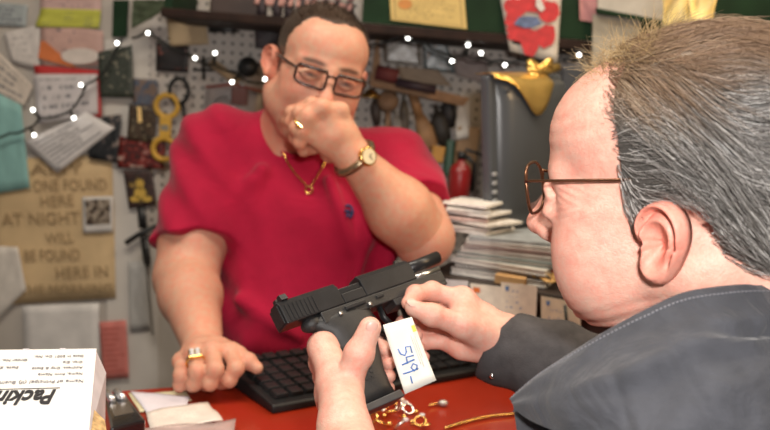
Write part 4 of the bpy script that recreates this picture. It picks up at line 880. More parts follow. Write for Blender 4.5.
def ear_mesh(q,sc=1.0):
    """outer ear as a shaped shell; q=+1 the person's left"""
    th=np.radians([0,30,55,78,100,120,140,160,180,205,228,250,268,285,305,330,360]); rr=np.array([.0225,.0265,.0305,.0335,.0325,.0265,.0185,.0130,.0105,.0110,.0165,.0265,.0310,.0300,.0250,.0220,.0225])
    NT,NS=96,34; T=np.linspace(0,2*math.pi,NT,endpoint=False); S=np.linspace(0,1,NS); R=np.interp(T,th,rr)
    R=(R+np.roll(R,1)+np.roll(R,-1)+np.roll(R,2)+np.roll(R,-2))/5
    Sg,Tg=np.meshgrid(S,T,indexing='ij'); U=Sg*R[None]*np.cos(Tg); Vv=Sg*R[None]*np.sin(Tg); deg=np.degrees(Tg)
    def bell(x,c,w): return np.exp(-((x-c)/w)**2)
    up=sm(deg,-20,20)*(1-sm(deg,150,200))+sm(deg,300,345)   # helix present from root over the top to the rear
    up=np.clip(up,0,1)
    lobe=bell(deg,270,38)
    h=.0075*sm(Sg,.18,.55)
    h+=up*(.0062*bell(Sg,.925,.075)-.0040*bell(Sg,.78,.08)+.0030*bell(Sg,.60,.09))
    h+=(1-up)*.0015*bell(Sg,.8,.2)+lobe*.0030*bell(Sg,.75,.22)
    h+=.0055*bell(deg,188,26)*bell(Sg,.72,.28)          # tragus
    h+=.0035*bell(deg,236,16)*bell(Sg,.55,.16)          # antitragus
    h+=.0030*bell(deg,135,14)*bell(Sg,.55,.35)          # crus
    h-=.0045*bell(np.hypot(U+.004,Vv+.001),0,.0042)     # canal
    front=np.clip(bell(deg,192,42)+.75*bell(deg,250,28),0,1); h=h-front*sm(Sg,.72,1.0)*.0085
    edge=sm(Sg,.93,1.0); h=h-edge*.0035
    back=-.0035+.0*h-.006*(1-Sg)+ (h-.0)*.25
    back=np.where(Sg>.999,h-.0012,np.minimum(back,h-.0030))
    def place(U,V_,h):
        ang=.42; u=U*sc; v=V_*sc; w=h*sc
        x=.0745+w*math.cos(ang)+(u+.008)*math.sin(ang)+.04*v; y=.012+(u)*math.cos(ang)-w*math.sin(ang)+.16*v; z=-.012+v
        return np.stack([q*x,y,z],-1)
    A=place(U,Vv,h).reshape(-1,3); B=place(U,Vv,back).reshape(-1,3); f=[]
    for i in range(NS-1):
        for j in range(NT):
            a,b=i*NT+j,i*NT+(j+1)%NT; c,d=(i+1)*NT+(j+1)%NT,(i+1)*NT+j; f.append((a,d,c,b)); f.append((NS*NT+a,NS*NT+b,NS*NT+c,NS*NT+d))
    e=(NS-1)*NT
    for j in range(NT): a,b=e+j,e+(j+1)%NT; f.append((a,NS*NT+a,NS*NT+b,b))
    f=np.array(f); 
    if q<0: f=f[:,::-1]
    return np.concatenate([A,B]),f
    return s
def head_color(p,base,kind):
    x,y,z=p[:,0],p[:,1],p[:,2]; c=np.tile(np.array(base,float),(len(p),1))
    def mixc(c,m,col): return c*(1-m[:,None])+np.array(col)*m[:,None]
    red=np.array(base)*[1.04,.68,.66]
    m=np.exp(-(((np.abs(x)-.045)/.025)**2+((y+.06)/.04)**2+((z+.03)/.03)**2))*.55; c=mixc(c,m,red)
    m=np.exp(-((x/.018)**2+((y+.118)/.02)**2+((z+.035)/.02)**2))*.6; c=mixc(c,m,red)
    ear=sm(np.abs(x),.076,.084)*(np.abs(y-.015)<.04)*(np.abs(z+.01)<.05); c=mixc(c,ear*.55,red)
    c=mixc(c,sm(z,-.10,-.16)*.35,red)
    n=vnoise(p,90,3)*.5+vnoise(p,260,4)*.5; c=c*(1+.09*n[:,None]*[.6,1,1])
    lip=np.exp(-((x/.022)**4+((z+.0695)/.0085)**4))*(y<-.09); c=mixc(c,lip*.6,np.array(base)*[.85,.5,.5])
    if kind=='heavy':
        brd=sm(-z,.045,.075)*sm(-y,-.01,.04)*.28; c=mixc(c,brd,np.array(base)*[.55,.5,.5])
        bw=np.exp(-(((np.abs(x)-.031)/.019)**4+((z-.0225-.10*(.03-np.abs(np.abs(x)-.03)))/.0042)**2))*(y<-.06); c=mixc(c,np.clip(bw*1.3,0,.92),(.075,.04,.025))
    else:
        bw=np.exp(-(((np.abs(x)-.031)/.019)**4+((z-.021)/.005)**2))*(y<-.06); c=mixc(c,np.clip(bw,0,.6),(.42,.38,.34))
    for q in (-1,1):
        d=np.sqrt((x-q*.0315)**2+(y+.0835)**2+(z+.001)**2); eye=(d<.0132)&(np.abs(z)<.0075)&(y<-.088)&(np.abs(x-q*.0315)<.0135); c[eye]=(.72,.66,.62)
        iris=eye&(((x-q*.0315)**2+(z+.0015)**2)<.0056**2); c[iris]=(.10,.13,.15); pup=eye&(((x-q*.0315)**2+(z+.0015)**2)<.0025**2); c[pup]=(.01,.01,.01)
    if kind=='heavy':
        for q in (-1,1):
            m=np.exp(-(((x-q*.0315)/.0145)**4+((z+.0015)/.0042)**2))*(y<-.085); c=mixc(c,m*.85,(.09,.05,.04))
    return np.clip(c,0,1)
def hand_field(s,w0,wr,wrr,mcp,pips,rads,thumb,trad,palmk=.014,nrm_=None):
    """w0 forearm point, wr wrist, mcp list of 4, pips list of 4 lists (pip,dip,tip), thumb list of points"""
    for i,m in enumerate(mcp):
        a=wr+(np.mean(mcp,axis=0)-wr)*.12+(m-np.mean(mcp,axis=0))*.35
        s.cap(a,m,.0145,.0112,palmk)
    for i in range(3): s.cap(mcp[i],mcp[i+1],.0100,.0100,.012)
    for i in range(3):
        a=wr*.45+mcp[i]*.55; b=wr*.45+mcp[i+1]*.55; s.cap(a,b,.0125,.0125,.014)
    return s
def add_fingers(s,mcp,pips,rads,thumb,trad):
    for m,ch,r in zip(mcp,pips,rads):
        pts=[m]+list(ch); rs=[r*1.12,r*1.05,r*.95,r*.80]
        f=SDF.__new__(SDF); f.lo=s.lo;f.h=s.h;f.n=s.n;f.ax=s.ax;f.d=np.full_like(s.d,.2)
        f.chain(pts,rs,.004)
        for j in (1,2): f.ell(pts[j],rs[j]*1.10,.004)
        k=.007; a=s.d; h_=np.maximum(k-np.abs(a-f.d),0)/k; 
        # keep fingers apart: join only near their own knuckle
        X,Y,Z=s.grid(); dm=np.sqrt((X-m[0])**2+(Y-m[1])**2+(Z-m[2])**2); kk=np.clip(1-(dm-.014)/.014,0,1)
        s.d=np.minimum(a,f.d)-h_*h_*k*.25*kk
    f=SDF.__new__(SDF); f.lo=s.lo;f.h=s.h;f.n=s.n;f.ax=s.ax;f.d=np.full_like(s.d,.2)
    f.chain(thumb,trad,.006); m=thumb[0]; k=.016; a=s.d; h_=np.maximum(k-np.abs(a-f.d),0)/k
    X,Y,Z=s.grid(); dm=np.sqrt((X-m[0])**2+(Y-m[1])**2+(Z-m[2])**2); kk=np.clip(1-(dm-.035)/.02,0,1)
    s.d=np.minimum(a,f.d)-h_*h_*k*.25*kk
    for j in range(1,len(thumb)-1): s.ell(thumb[j],trad[j]*1.06,.005)
def skin_col(V,base,mcp,pips,thumb,nails=()):
    c=np.tile(np.array(base,float),(len(V),1)); red=np.array(base)*[1.03,.74,.70]
    for m in list(mcp)+[q for ch in pips for q in ch[:2]]+list(thumb[1:3]):
        w=np.exp(-(((V-m)**2).sum(1))/.011**2)*.45; c=c*(1-w[:,None])+red*w[:,None]
    for ch in pips:
        w=np.exp(-(((V-ch[-1])**2).sum(1))/.010**2)*.4; c=c*(1-w[:,None])+red*w[:,None]
    n=vnoise(V,110,5)*.5+vnoise(V,320,6)*.5; c=c*(1+.06*n[:,None]*[.6,1,1])
    for ctr,ax,nn in nails:
        d=V-ctr; u=d@nrm(ax); w=d@nrm(np.cross(ax,nn)); t=d@nrm(nn); m=np.exp(-((u/.0062)**4+(w/.0052)**4))*(t>-.004); c=c*(1-.5*m[:,None])+np.array([.80,.52,.46])*.5*m[:,None]
    return np.clip(c,0,1)
def bounds(pts,pad): pts=np.array(pts); return pts.min(0)-pad,pts.max(0)+pad
def join(parts):
    V=[];Fs=[];C=[];n=0
    for v,f,c in parts: V.append(v);Fs.append(f+n);C.append(c);n+=len(v)
    return np.concatenate(V),np.concatenate(Fs),np.concatenate(C)
def mesh_part(s,colf,it=1):
    V,Fq=s.mesh(); Fq=fixw(V,Fq); V=relax(V,Fq,it,.5); return V,Fq,colf(V)
def glasses(root,RH,TH,sc,name,label,frame_m,lens_m,wl,hl,shape,fr,temple_r,zc=0.0,yb=-.104,top_only=None,arms=(1,-1),av=None):
    """spectacles in head space; lenses are sub-parts"""
    def H(p): return (np.asarray(p,float)*np.asarray(sc if av is None else av))@RH.T+TH
    b=MB(); outl={}
    for q in (-1,1):
        cx=q*.0335; pts=[]
        for i in range(28):
            t=i/28*6.2832; c_,s_=math.cos(t),math.sin(t); e=2/shape
            x=cx+wl*math.copysign(abs(c_)**e,c_); z=zc+hl*math.copysign(abs(s_)**e,s_)*(1 if s_>0 else 1.0)-(.003*(1-q*c_)*(s_<0))
            y=yb+.9*(abs(x)-.0)**2*3.2
            pts.append((x,y,z))
        outl[q]=pts; b.tube([H(p) for p in pts],fr*sc,8,closed=True)
    b.tube([H((-.0335+wl,yb+.0008,zc+.006)),H((0,yb-.003,zc+.009)),H((.0335-wl,yb+.0008,zc+.006))],fr*sc,8)
    g=b.build('eyeglasses',frame_m,root,True)
    for q in (-1,1):
        pts=[H(p) for p in outl[q]]; c=np.mean(pts,axis=0); k=len(pts)
        link_mesh('lens',np.array(pts+[c]),[(k,i,(i+1)%k) for i in range(k)],lens_m,g,True)
    for q in arms:
        xo=.0335+wl; yo=yb+.9*xo**2*3.2
        MB().tube([H((q*xo,yo,zc+hl*.45)),H((q*(xo+.004),yo+.006,zc+hl*.5)),H((q*.0775,-.03,zc+hl*.5+.001)),H((q*.079,.006,zc+hl*.5+.001)),H((q*.077,.014,zc+hl*.5-.002))],temple_r*sc,8).build('temple',frame_m,g,True)
    return g
glassm=mat('lens_glass',(.95,.95,.95),.02,trans=1,var=0); glassm.node_tree.nodes['Principled BSDF'].inputs['IOR'].default_value=1.02; glassm.node_tree.nodes['Principled BSDF'].inputs['Alpha'].default_value=.25
# ---------------------------------------------------------------- the older man
OB=(.72,.415,.335)
OS=1.02; OV=np.array([1.0,1.10,.945])*OS; OT=P(686,182,.705); OR=rz(math.radians(235))@ry(math.radians(9))@rx(math.radians(9))
def HO(p): return (np.asarray(p,float)*OV)@OR.T+OT
hs_=head_field(.0015,'lean'); V,Fq,_=mesh_part(hs_,lambda v:np.zeros((len(v),3)),1); ocol=head_color(V,OB,'lean')
parts=[(HO(V),Fq,ocol)]
def ear_col(v,base,q):
    c=np.tile(np.array(base)*[1.02,.80,.78],(len(v),1)); n=vnoise(v,260,7); return np.clip(c*(1+.07*n[:,None]*[.5,1,1]),0,1)
for q in (1,-1):
    ev,ef=ear_mesh(q,1.10); ev[:,1]=(ev[:,1]-.012)*.93+.012; ev=ev+np.array([-q*.0025,-.009,-.022]); parts.append((HO(ev),ef,ear_col(ev,OB,q)))
# left hand around the grip
Yg=gw((-.02,0,-.06))[1]
w0=P(372,520,.64); wr=P(346,437,.775)
mcp=PP([(323,347,Yg+.000),(322,362,Yg+.022),(326,376,Yg+.040),(333,388,Yg+.052)])
pips=[PP([(338,330,Yg+.050),(368,334,Yg+.062),(386,350,Yg+.030)]),PP([(340,348,Yg+.060),(372,352,Yg+.062),(389,363,Yg+.026)]),PP([(345,364,Yg+.068),(374,368,Yg+.064),(389,376,Yg+.024)]),PP([(350,380,Yg+.070),(376,382,Yg+.062),(389,388,Yg+.024)])]
thumb=PP([(343,418,.785),(346,385,Yg-.050),(359,354,Yg-.050),(370,328,Yg-.045)]); trad=[.0180,.0160,.0138,.0115]
lo,hi=bounds([w0*.5+wr*.5,wr]+mcp+[q for c in pips for q in c]+thumb,.03); s=SDF(lo,hi,.0015)
s.cap(w0,wr,.036,.027,.02,flat=(nrm(wr-CAM),1.25)); hand_field(s,w0,wr,.026,mcp,pips,None,thumb,trad)
s.cap(wr*.7+thumb[0]*.3,thumb[1]*.8+mcp[0]*.2,.018,.013,.016)
s.cap(thumb[1],mcp[0],.011,.011,.02)
add_fingers(s,mcp,pips,[.0098,.0100,.0096,.0085],thumb,trad)
tn=nrm(CAM-thumb[3]); tax=nrm(thumb[3]-thumb[2]); nv=nrm(np.cross(tax,[0,0,1.]))
parts.append(mesh_part(s,lambda v:skin_col(v,OB,mcp,pips,thumb,[(thumb[3]+tn*.006+nrm(P(380,322,.8)-P(367,329,.8))*.004,tax,tn)])))
# right hand pinching the trigger guard
wr2=P(508,338,.985); w02=P(585,378,.955)
mcp2=PP([(462,300,.975),(456,313,.990),(452,327,.990),(452,341,.980)])
pips2=[PP([(432,291,.972),(415,294,.955),(408,303,.940)]),PP([(420,309,.985),(404,325,.965),(416,336,.950)]),PP([(417,327,.985),(405,341,.965),(419,348,.952)]),PP([(422,342,.975),(411,352,.960),(424,357,.952)])]
thumb2=PP([(492,340,.960),(462,325,.935),(432,315,.925),(413,308,.925)]); trad2=[.0165,.0140,.0115,.0092]
lo,hi=bounds([w02,wr2]+mcp2+[q for c in pips2 for q in c]+thumb2,.03); s=SDF(lo,hi,.0015)
s.cap(w02,wr2,.034,.026,.02); hand_field(s,w02,wr2,.026,mcp2,pips2,None,thumb2,trad2)
s.cap(wr2*.75+thumb2[0]*.25,thumb2[1]*.8+mcp2[0]*.2,.019,.013,.016); s.cap(P(488,350,.965),P(462,349,.965),.016,.013,.016)
s.cap(thumb2[1],mcp2[0],.012,.011,.018)
add_fingers(s,mcp2,pips2,[.0098,.0100,.0096,.0085],thumb2,trad2)
tax2=nrm(thumb2[3]-thumb2[2]); tn2=nrm(np.array([0,-.5,.85]))
parts.append(mesh_part(s,lambda v:skin_col(v,OB,mcp2,pips2,thumb2,[(thumb2[3]+tn2*.007,tax2,tn2)])))
# torso and arms hidden in the jacket
fO=OR@np.array([0,-1.,0]); fO[2]=0; fO=nrm(fO); lO=np.array([-fO[1],fO[0],0])
nb=HO((0,.055,-.20)); shL=nb+lO*.17-[0,0,.075]; shR=nb-lO*.17-[0,0,.075]; pel=nb-fO*.02-[0,0,.62]
elL=P(470,640,.52); elR=P(700,470,.86)
lo,hi=bounds([nb,shL,shR,pel,elL,elR,w0,w02],.12); s=SDF(lo,hi,.006)
def torso(s,g,arms=True):
    s.cap(nb-[0,0,.02],nb+[0,0,-.1],.060+g,.085+g,.04); s.cap(shL+[0,0,.01],shR+[0,0,.01],.055+g,.055+g,.06)
    s.cap(nb-[0,0,.18],pel,.135+g,.15+g,.06,flat=(fO,1.15)); s.cap(shL-lO*.05-[0,0,.08],shR+lO*.05-[0,0,.08],.09+g,.09+g,.06,flat=(fO,1.0))
    if arms:
        s.chain([shL,elL,w0*.6+elL*.4],[.052+g,.044+g,.038+g],.03); s.chain([shR,elR],[.052+g,.046+g],.03)
torso(s,-.012); s.cap(elL,w0,.034,.03,.02); s.cap(elR,w02,.034,.028,.02)
parts.append(mesh_part(s,lambda v:np.tile(np.array(OB),(len(v),1))))
V,Fq,C=join(parts)
old=link_mesh('person',V,Fq,skinm,None,True,cols=C)
tag(old,'older man in a charcoal jacket and wire glasses seen from behind, holding the pistol','person')
# jacket
def wrinkle(m,sc,dist,st=.6):
    t=m.node_tree; b=t.nodes['Principled BSDF']; tc=t.nodes.new('ShaderNodeTexCoord'); n=t.nodes.new('ShaderNodeTexNoise'); n.inputs['Scale'].default_value=sc; n.inputs['Detail'].default_value=3; n.inputs['Distortion'].default_value=1.2
    lk(t,tc.outputs['Object'],n.inputs['Vector']); bp=t.nodes.new('ShaderNodeBump'); bp.inputs['Strength'].default_value=st; bp.inputs['Distance'].default_value=dist; lk(t,n.outputs['Fac'],bp.inputs['Height'])
    if b.inputs['Normal'].links: lk(t,b.inputs['Normal'].links[0].from_socket,bp.inputs['Normal']) if False else lk(t,bp.outputs['Normal'],b.inputs['Normal'].links[0].from_node.inputs['Normal'])
    else: lk(t,bp.outputs['Normal'],b.inputs['Normal'])
jm=mat('jacket_cloth',(.056,.058,.068),.85,var=.16,scale=45,bump=.25,bscale=700,sheen=.15,spec=.2)
s=SDF(lo-.03,hi+.03,.004); torso(s,.012)
X,Y,Z=s.grid(); s.d=s.d+.004*np.sin(X*55+Z*38)*np.sin(Z*47-Y*40).astype(np.float32)
s.cap(nb-[0,0,.03],nb+[0,0,.2],.062,.09,.01,'s')
V,Fq=s.mesh(); Fq=fixw(V,Fq); jk=link_mesh('jacket',relax(V,Fq,1),Fq,jm,old,True)
wrinkle(jm,16,.012,.7)
# right sleeve with its cuff
cu0=P(497,347,.982); lo,hi=bounds([cu0,elR,P(600,372,.93)],.09); s=SDF(lo,hi,.0025)
ce=nrm(P(640,398,.92)-cu0)
s.chain([cu0-ce*.07,P(560,366,.955),P(640,400,.92),elR],[.043,.047,.056,.062],.02)
X,Y,Z=s.grid(); tt=(X-cu0[0])*ce[0]+(Y-cu0[1])*ce[1]+(Z-cu0[2])*ce[2]
s.d=s.d+(.0007*np.sin(tt*150+40*Z)+.0008*np.sin(tt*95-60*Y)).astype(np.float32)
cA_,cB_=P(515,320,.982),P(474,372,.955); ed=cB_-cA_; s.plane((cA_+cB_)/2,-(ce-ed*np.dot(ce,ed)/np.dot(ed,ed))); s.cap(cu0-ce*.08,cu0+ce*.012,.034,.034,.004,'s')
V,Fq=s.mesh(); Fq=fixw(V,Fq); sl_=link_mesh('sleeve',relax(V,Fq,1),Fq,mat('jacket_lining',(.062,.058,.060),.85,var=.2,scale=60,bump=.3,bscale=500,spec=.2),old,True)
side=nrm(np.cross(ce,[0,0,1.])); side=side if side[1]<0 else -side
bp=P(492,376,.938); MB().ball(bp,(.0032,.0026,.0032),10,8).build('cuff_button',mat('snap_silver',(.7,.7,.72),.2,1),sl_,True)
# collar: a broad turned-down flap wrapped round the neck
topc=PP([(509,399,.655),(535,376,.640),(565,356,.628),(600,334,.618),(640,312,.608),(680,294,.604),(720,287,.610),(760,285,.625),(805,289,.66),(835,300,.72)])
botc=PP([(514,408,.640),(540,424,.612),(580,448,.575),(620,470,.545),(660,490,.525),(705,500,.515),(755,500,.515),(810,480,.54),(865,450,.60),(890,420,.70)])
far=[nb+fO*.055-lO*.075+[0,0,.02],nb+fO*.09-lO*.03-[0,0,.03]]
def catmull(p,n):
    p=np.array(p); m=len(p); out=[]
    for t in np.linspace(0,m-1,n):
        i=min(int(t),m-2); u=t-i; p0=p[max(i-1,0)];p1=p[i];p2=p[i+1];p3=p[min(i+2,m-1)]
        out.append(.5*((2*p1)+(-p0+p2)*u+(2*p0-5*p1+4*p2-p3)*u*u+(-p0+3*p1-3*p2+p3)*u**3))
    return np.array(out)
NU,NV=90,36; tc_=catmull(topc,NU); bc_=catmull(botc,NU); V=[]
rr=np.random.RandomState(4)
for i in range(NU):
    u=i/(NU-1)
    for j in range(NV):
        v=j/(NV-1); p=tc_[i]*(1-v)+bc_[i]*v; nn=nrm(nrm(CAM-p)+np.array([0,0,.5]))
        bul=.020*math.sin(math.pi*min(1,v*1.0))*min(1,u*5)-.0
        fold=.0030*math.sin(9*u+5*v)*math.sin(7*v+3*u)+.0022*math.sin(21*u-9*v)*v+.0016*math.sin(34*u*v+2)
        cre=-.012*math.exp(-((v-.26-.25*(u-.62))/.035)**2)*math.exp(-((u-.74)/.09)**2)+.006*math.exp(-((v-.32-.25*(u-.62))/.04)**2)*math.exp(-((u-.70)/.14)**2)-.004*math.exp(-((u-.45-.2*v)/.02)**2)*v*(1-v)*4-.003*math.exp(-((u-.30-.1*v)/.015)**2)*v*(1-v)*4-.004*math.exp(-((v-.55+.5*(u-.35))/.05)**2)*math.exp(-((u-.4)/.15)**2)+.004*math.exp(-((v-.42+.5*(u-.35))/.05)**2)*math.exp(-((u-.4)/.15)**2)
        V.append(p+nn*(bul+fold*min(1,v*6)+cre))
f=np.array([(i*NV+j,i*NV+j+1,(i+1)*NV+j+1,(i+1)*NV+j) for i in range(NU-1) for j in range(NV-1)])
col=link_mesh('collar',np.array(V),f,jm,old,True); so=col.modifiers.new('s','SOLIDIFY'); so.thickness=.0035; so.offset=-1
so2=col.modifiers.new('b','BEVEL'); so2.width=.0012; so2.segments=2; so2.angle_limit=math.radians(50)
# stand of the collar behind the flap
VV=np.array(V).reshape(NU,NV,3)
st=[]
for i in range(1,NU-1,1): st.append(VV[i,2]*.55+VV[i,1]*.45+nrm(CAM-VV[i,1])*.0006)
seg=MB()
for i in range(0,len(st)-1,1): seg.tube([st[i]*.8+st[i+1]*.2,st[i]*.2+st[i+1]*.8],.0007,4)
stm=mat('stitch_grey',(.17,.17,.19),.8)
seg.build('stitching',stm,col)
inner=[]
for i in range(NU):
    p=tc_[i]; ax=HO((0,.03,-.14)); d=ax-p; d[2]=0; d=nrm(d); inner.append([p+[0,0,-.001]+d*.003,p+d*.010+[0,0,-.03],p+d*.006+[0,0,-.08]])
V=np.array(inner).reshape(-1,3); f=np.array([(i*3+j,i*3+j+1,(i+1)*3+j+1,(i+1)*3+j) for i in range(NU-1) for j in range(2)])
o=link_mesh('collar_stand',V,f,jm,jk,True); so=o.modifiers.new('s','SOLIDIFY'); so.thickness=.003
def nail(c,ax,n,par,w=.0062,l=.0075):
    ax=nrm(ax); n=nrm(n-ax*np.dot(n,ax)); R=np.stack([ax,np.cross(n,ax),n],1); b=MB().ball((0,0,0),(l,w,.0020),14,8); b.xf(R,c); return b.build('thumbnail',mat('nail',(.72,.44,.37),.4,coat=.1,var=.05),par,True)
nail(thumb[3]+tn*.0098+nrm(thumb[3]-thumb[2])*.001+nrm(P(380,326,.8)-P(367,329,.8))*.0015,tax,tn+nrm(P(380,326,.8)-P(367,329,.8))*.35,old)
nail(thumb2[3]+tn2*.0075+tax2*.001,tax2,tn2,old)
# hair of the older man
hb=SDF((-.115,-.13,-.12),(.115,.15,.17),.0025)
hb.ell((0,.016,.036),(.083,.104,.092),.01); hb.ell((0,.045,-.01),(.074,.078,.070),.03)
def zmin_old(y): return np.interp(y,[-.10,-.060,-.045,-.028,-.022,-.022,-.024,-.018,-.008,-.002,.004,.030,.036,.042,.10,.15],[.15,.132,.114,.085,.055,.02,-.034,-.050,-.044,-.008,.004,.004,-.020,-.072,-.088,-.090])
hd0=hb.d.copy(); hg=np.stack(np.gradient(hd0,hb.h),-1); X,Y,Z=hb.grid(); reg=(zmin_old(Y)-Z)*.7; k=.012; a=hb.d; b_=reg.astype(np.float32)+0*a; h_=np.maximum(k-np.abs(a-b_),0)/k; hb.d=np.maximum(a,b_)+h_*h_*k*.25
n_=vnoise(np.stack(np.broadcast_arrays(X,Y,Z),-1).reshape(-1,3),70,8).reshape(hb.d.shape); hb.d=hb.d+(.0018*n_).astype(np.float32)
V,Fq=hb.mesh(); Fq=fixw(V,Fq)
def hair_col(p,r):
    x,y,z=p[:,0],p[:,1],p[:,2]; top=sm(z+.25*(-y),.055,.105)[:,None]
    g=np.where(r[:,None]<.35,[[.27,.25,.235]],np.where(r[:,None]<.66,[[.13,.12,.11]],[[.58,.56,.54]])); b=np.where(r[:,None]<.5,[[.26,.165,.105]],np.where(r[:,None]<.85,[[.32,.21,.13]],[[.45,.34,.23]]))
    g=g*(1+.55*(sm(-z,-.03,.03)*sm(-y,-.02,.02))[:,None]); return np.clip(g*(1-top)+b*top,0,.85)
hairm=attr_mat('hair_strand',.42,0,0,spec=.5)
hr=link_mesh('hair',HO(V),Fq,hairm,old,True,cols=hair_col(V,np.full(len(V),.5))*.42)
tree_p=V
def flow(p,wav,ph):
    d=np.stack([p[:,0]*0+.0,np.ones(len(p))*.8,-.35-6*np.clip(.08-p[:,2],-.05,.2)],1)
    low=sm(-p[:,1],.004,.022)*sm(-p[:,2],-.06,-.005); d[:,1]=d[:,1]*(1-.75*low); d[:,2]-=low*.8
    d[:,0]+=np.sign(p[:,0])*.25*sm(p[:,2],.06,.11); d[:,2]+=wav*np.sin(p[:,1]*60+p[:,2]*45+ph); d[:,0]+=wav*.6*np.cos(p[:,2]*70+ph)
    return d/np.linalg.norm(d,axis=1,keepdims=True)
EC,ER=np.array([0,.016,.036]),np.array([.083,.104,.092])
def surf(p,off):
    """lift points to the hair mass's surface plus an offset"""
    ix=np.clip(((p-hb.lo)/hb.h).astype(int),1,np.array(hb.d.shape)-2)
    return ix
def samp(p):
    q=np.clip((p-hb.lo)/hb.h,0,np.array(hd0.shape)-1.001); i0=q.astype(int); f=q-i0; D=0;Gd=0
    for a in (0,1):
        for b in (0,1):
            for c in (0,1):
                w=np.where(a,f[:,0],1-f[:,0])*np.where(b,f[:,1],1-f[:,1])*np.where(c,f[:,2],1-f[:,2]); D=D+w*hd0[i0[:,0]+a,i0[:,1]+b,i0[:,2]+c]; Gd=Gd+w[:,None]*hg[i0[:,0]+a,i0[:,1]+b,i0[:,2]+c]
    return D,Gd/np.maximum(np.linalg.norm(Gd,axis=1,keepdims=True),1e-6)
def project(p,off):
    for _ in range(2): D,g=samp(p); p=p-g*(D-off)[:,None]
    return p
N=14000; idx=NR.choice(len(V),N); root=V[idx]+NR.normal(size=(N,3))*.001
D_,g_=samp(root); root=root[np.abs(D_)<.006]; N=len(root)
K=8; Ln=NR.uniform(.030,.060,N); off=NR.uniform(.0002,.0075,N); ph=NR.normal(0,.5,N)+3*vnoise(root,25,2); wv=.75+.35*vnoise(root,18,9)
path=[project(root,off*.3)]; p=path[0]
for k_ in range(1,K):
    p=p+flow(p,wv,ph)*(Ln/(K-1))[:,None]; p=project(p,off*(.4+1.1*k_/K)+.0012*np.sin(ph*3+k_)); path.append(p)
path=np.stack(path,1); inE=(np.abs(path[:,:,0])>.05)&(path[:,:,1]>-.006)&(path[:,:,1]<.030)&(path[:,:,2]<-.004)&(path[:,:,2]>-.075); kp=~inE[:,0]; hit=np.maximum.accumulate(inE,axis=1)
for k_ in range(1,K): path[:,k_]=np.where(hit[:,k_,None],path[:,k_-1]+(path[:,k_]-path[:,k_-1])*.02,path[:,k_])
path=path[kp]; root=root[kp]; N=len(root); rc=NR.rand(N)*.75+.25*(vnoise(root,60,12)*.5+.5)
strands(HO(path.reshape(-1,3)).reshape(path.shape),NR.uniform(.00026,.00042,N),hair_col(root,rc)*NR.uniform(.75,1.2,(N,1)),'hair_strands',hairm,hr)
# thin fringe growing just in front of the temple hairline
bd=np.abs(((zmin_old(V[:,1])-V[:,2])*.7))<.006; cand=V[bd&(V[:,1]<.0)]; N=2200; root=cand[NR.choice(len(cand),N)]; root=root+np.stack([NR.normal(0,.001,N),-NR.uniform(0,1,N)**1.4*.017,NR.normal(0,.003,N)],1); root=project(root,np.full(N,-.0046))
Ln=NR.uniform(.016,.036,N); ph=3*vnoise(root,25,2); path=[root]; p=root
for k_ in range(1,K):
    p=p+flow(p,.5+0*ph,ph)*(Ln/(K-1))[:,None]; p=project(p,np.full(N,-.0046)+.0075*(k_/K)**.8); path.append(p)
path=np.stack(path,1); strands(HO(path.reshape(-1,3)).reshape(path.shape),NR.uniform(.00020,.00036,N),hair_col(root,NR.rand(N))*NR.uniform(.8,1.3,(N,1)),'fringe',hairm,hr)
# wisps standing off the thinning front and crown
N=1500; th=NR.uniform(-1,1,N); root=np.stack([th*.055,NR.uniform(-.070,.0,N),np.full(N,.115)],1); root=project(root,np.full(N,-.006))
d=np.stack([NR.normal(0,.35,N)+th*.3,NR.normal(.15,.45,N)-.15,NR.uniform(.15,.8,N)],1); d/=np.linalg.norm(d,axis=1,keepdims=True); Ln=NR.uniform(.015,.042,N)
path=[root]; p=root; cv=NR.normal(0,.25,(N,3)); cv[:,1]+=.22; cv[:,2]-=.16
for k_ in range(1,K):
    p=p+d*(Ln/(K-1))[:,None]; d=d+cv*.5; d/=np.linalg.norm(d,axis=1,keepdims=True); path.append(p)
path=np.stack(path,1); cc=np.array([.42,.29,.14])*NR.uniform(.5,1.3,(N,1))
strands(HO(path.reshape(-1,3)).reshape(path.shape),NR.uniform(.00016,.00028,N),cc,'wisps',hairm,hr)
wire=mat('bronze_wire',(.16,.075,.04),.25,.8); 
glasses(old,OR,OT,OS,'eyeglasses','',wire,glassm,.0265,.0215,2.6,.0014,.0013,zc=.007,yb=-.112,av=OV)
# ---------------------------------------------------------------- the man in red
RB=(.58,.325,.225)
RS=1.04; RT=P(318,70,1.60); RRm=rz(math.radians(18))@ry(math.radians(10.5))@rx(math.radians(10)); RV=np.array([1.04,1.06,.97])
def HR(p): return (np.asarray(p,float)*RV)@RRm.T+RT
hf=head_field(.0019,'heavy'); V,Fq,_=mesh_part(hf,lambda v:np.zeros((len(v),3)),1)
parts=[(HR(V),Fq,head_color(V,RB,'heavy'))]
for q in (1,-1):
    ev,ef=ear_mesh(q,1.0); parts.append((HR(ev),ef,ear_col(ev,RB,q)))
nk=P(299,136,1.70); 
sR=P(212,150,1.66); sL=P(392,172,1.70); chest=P(298,235,1.66); belly=P(302,330,1.64); hip=P(305,440,1.68)
eR=P(186,278,1.52); wR=P(203,346,1.325); eL=P(424,238,1.50); wL=P(358,160,1.435)
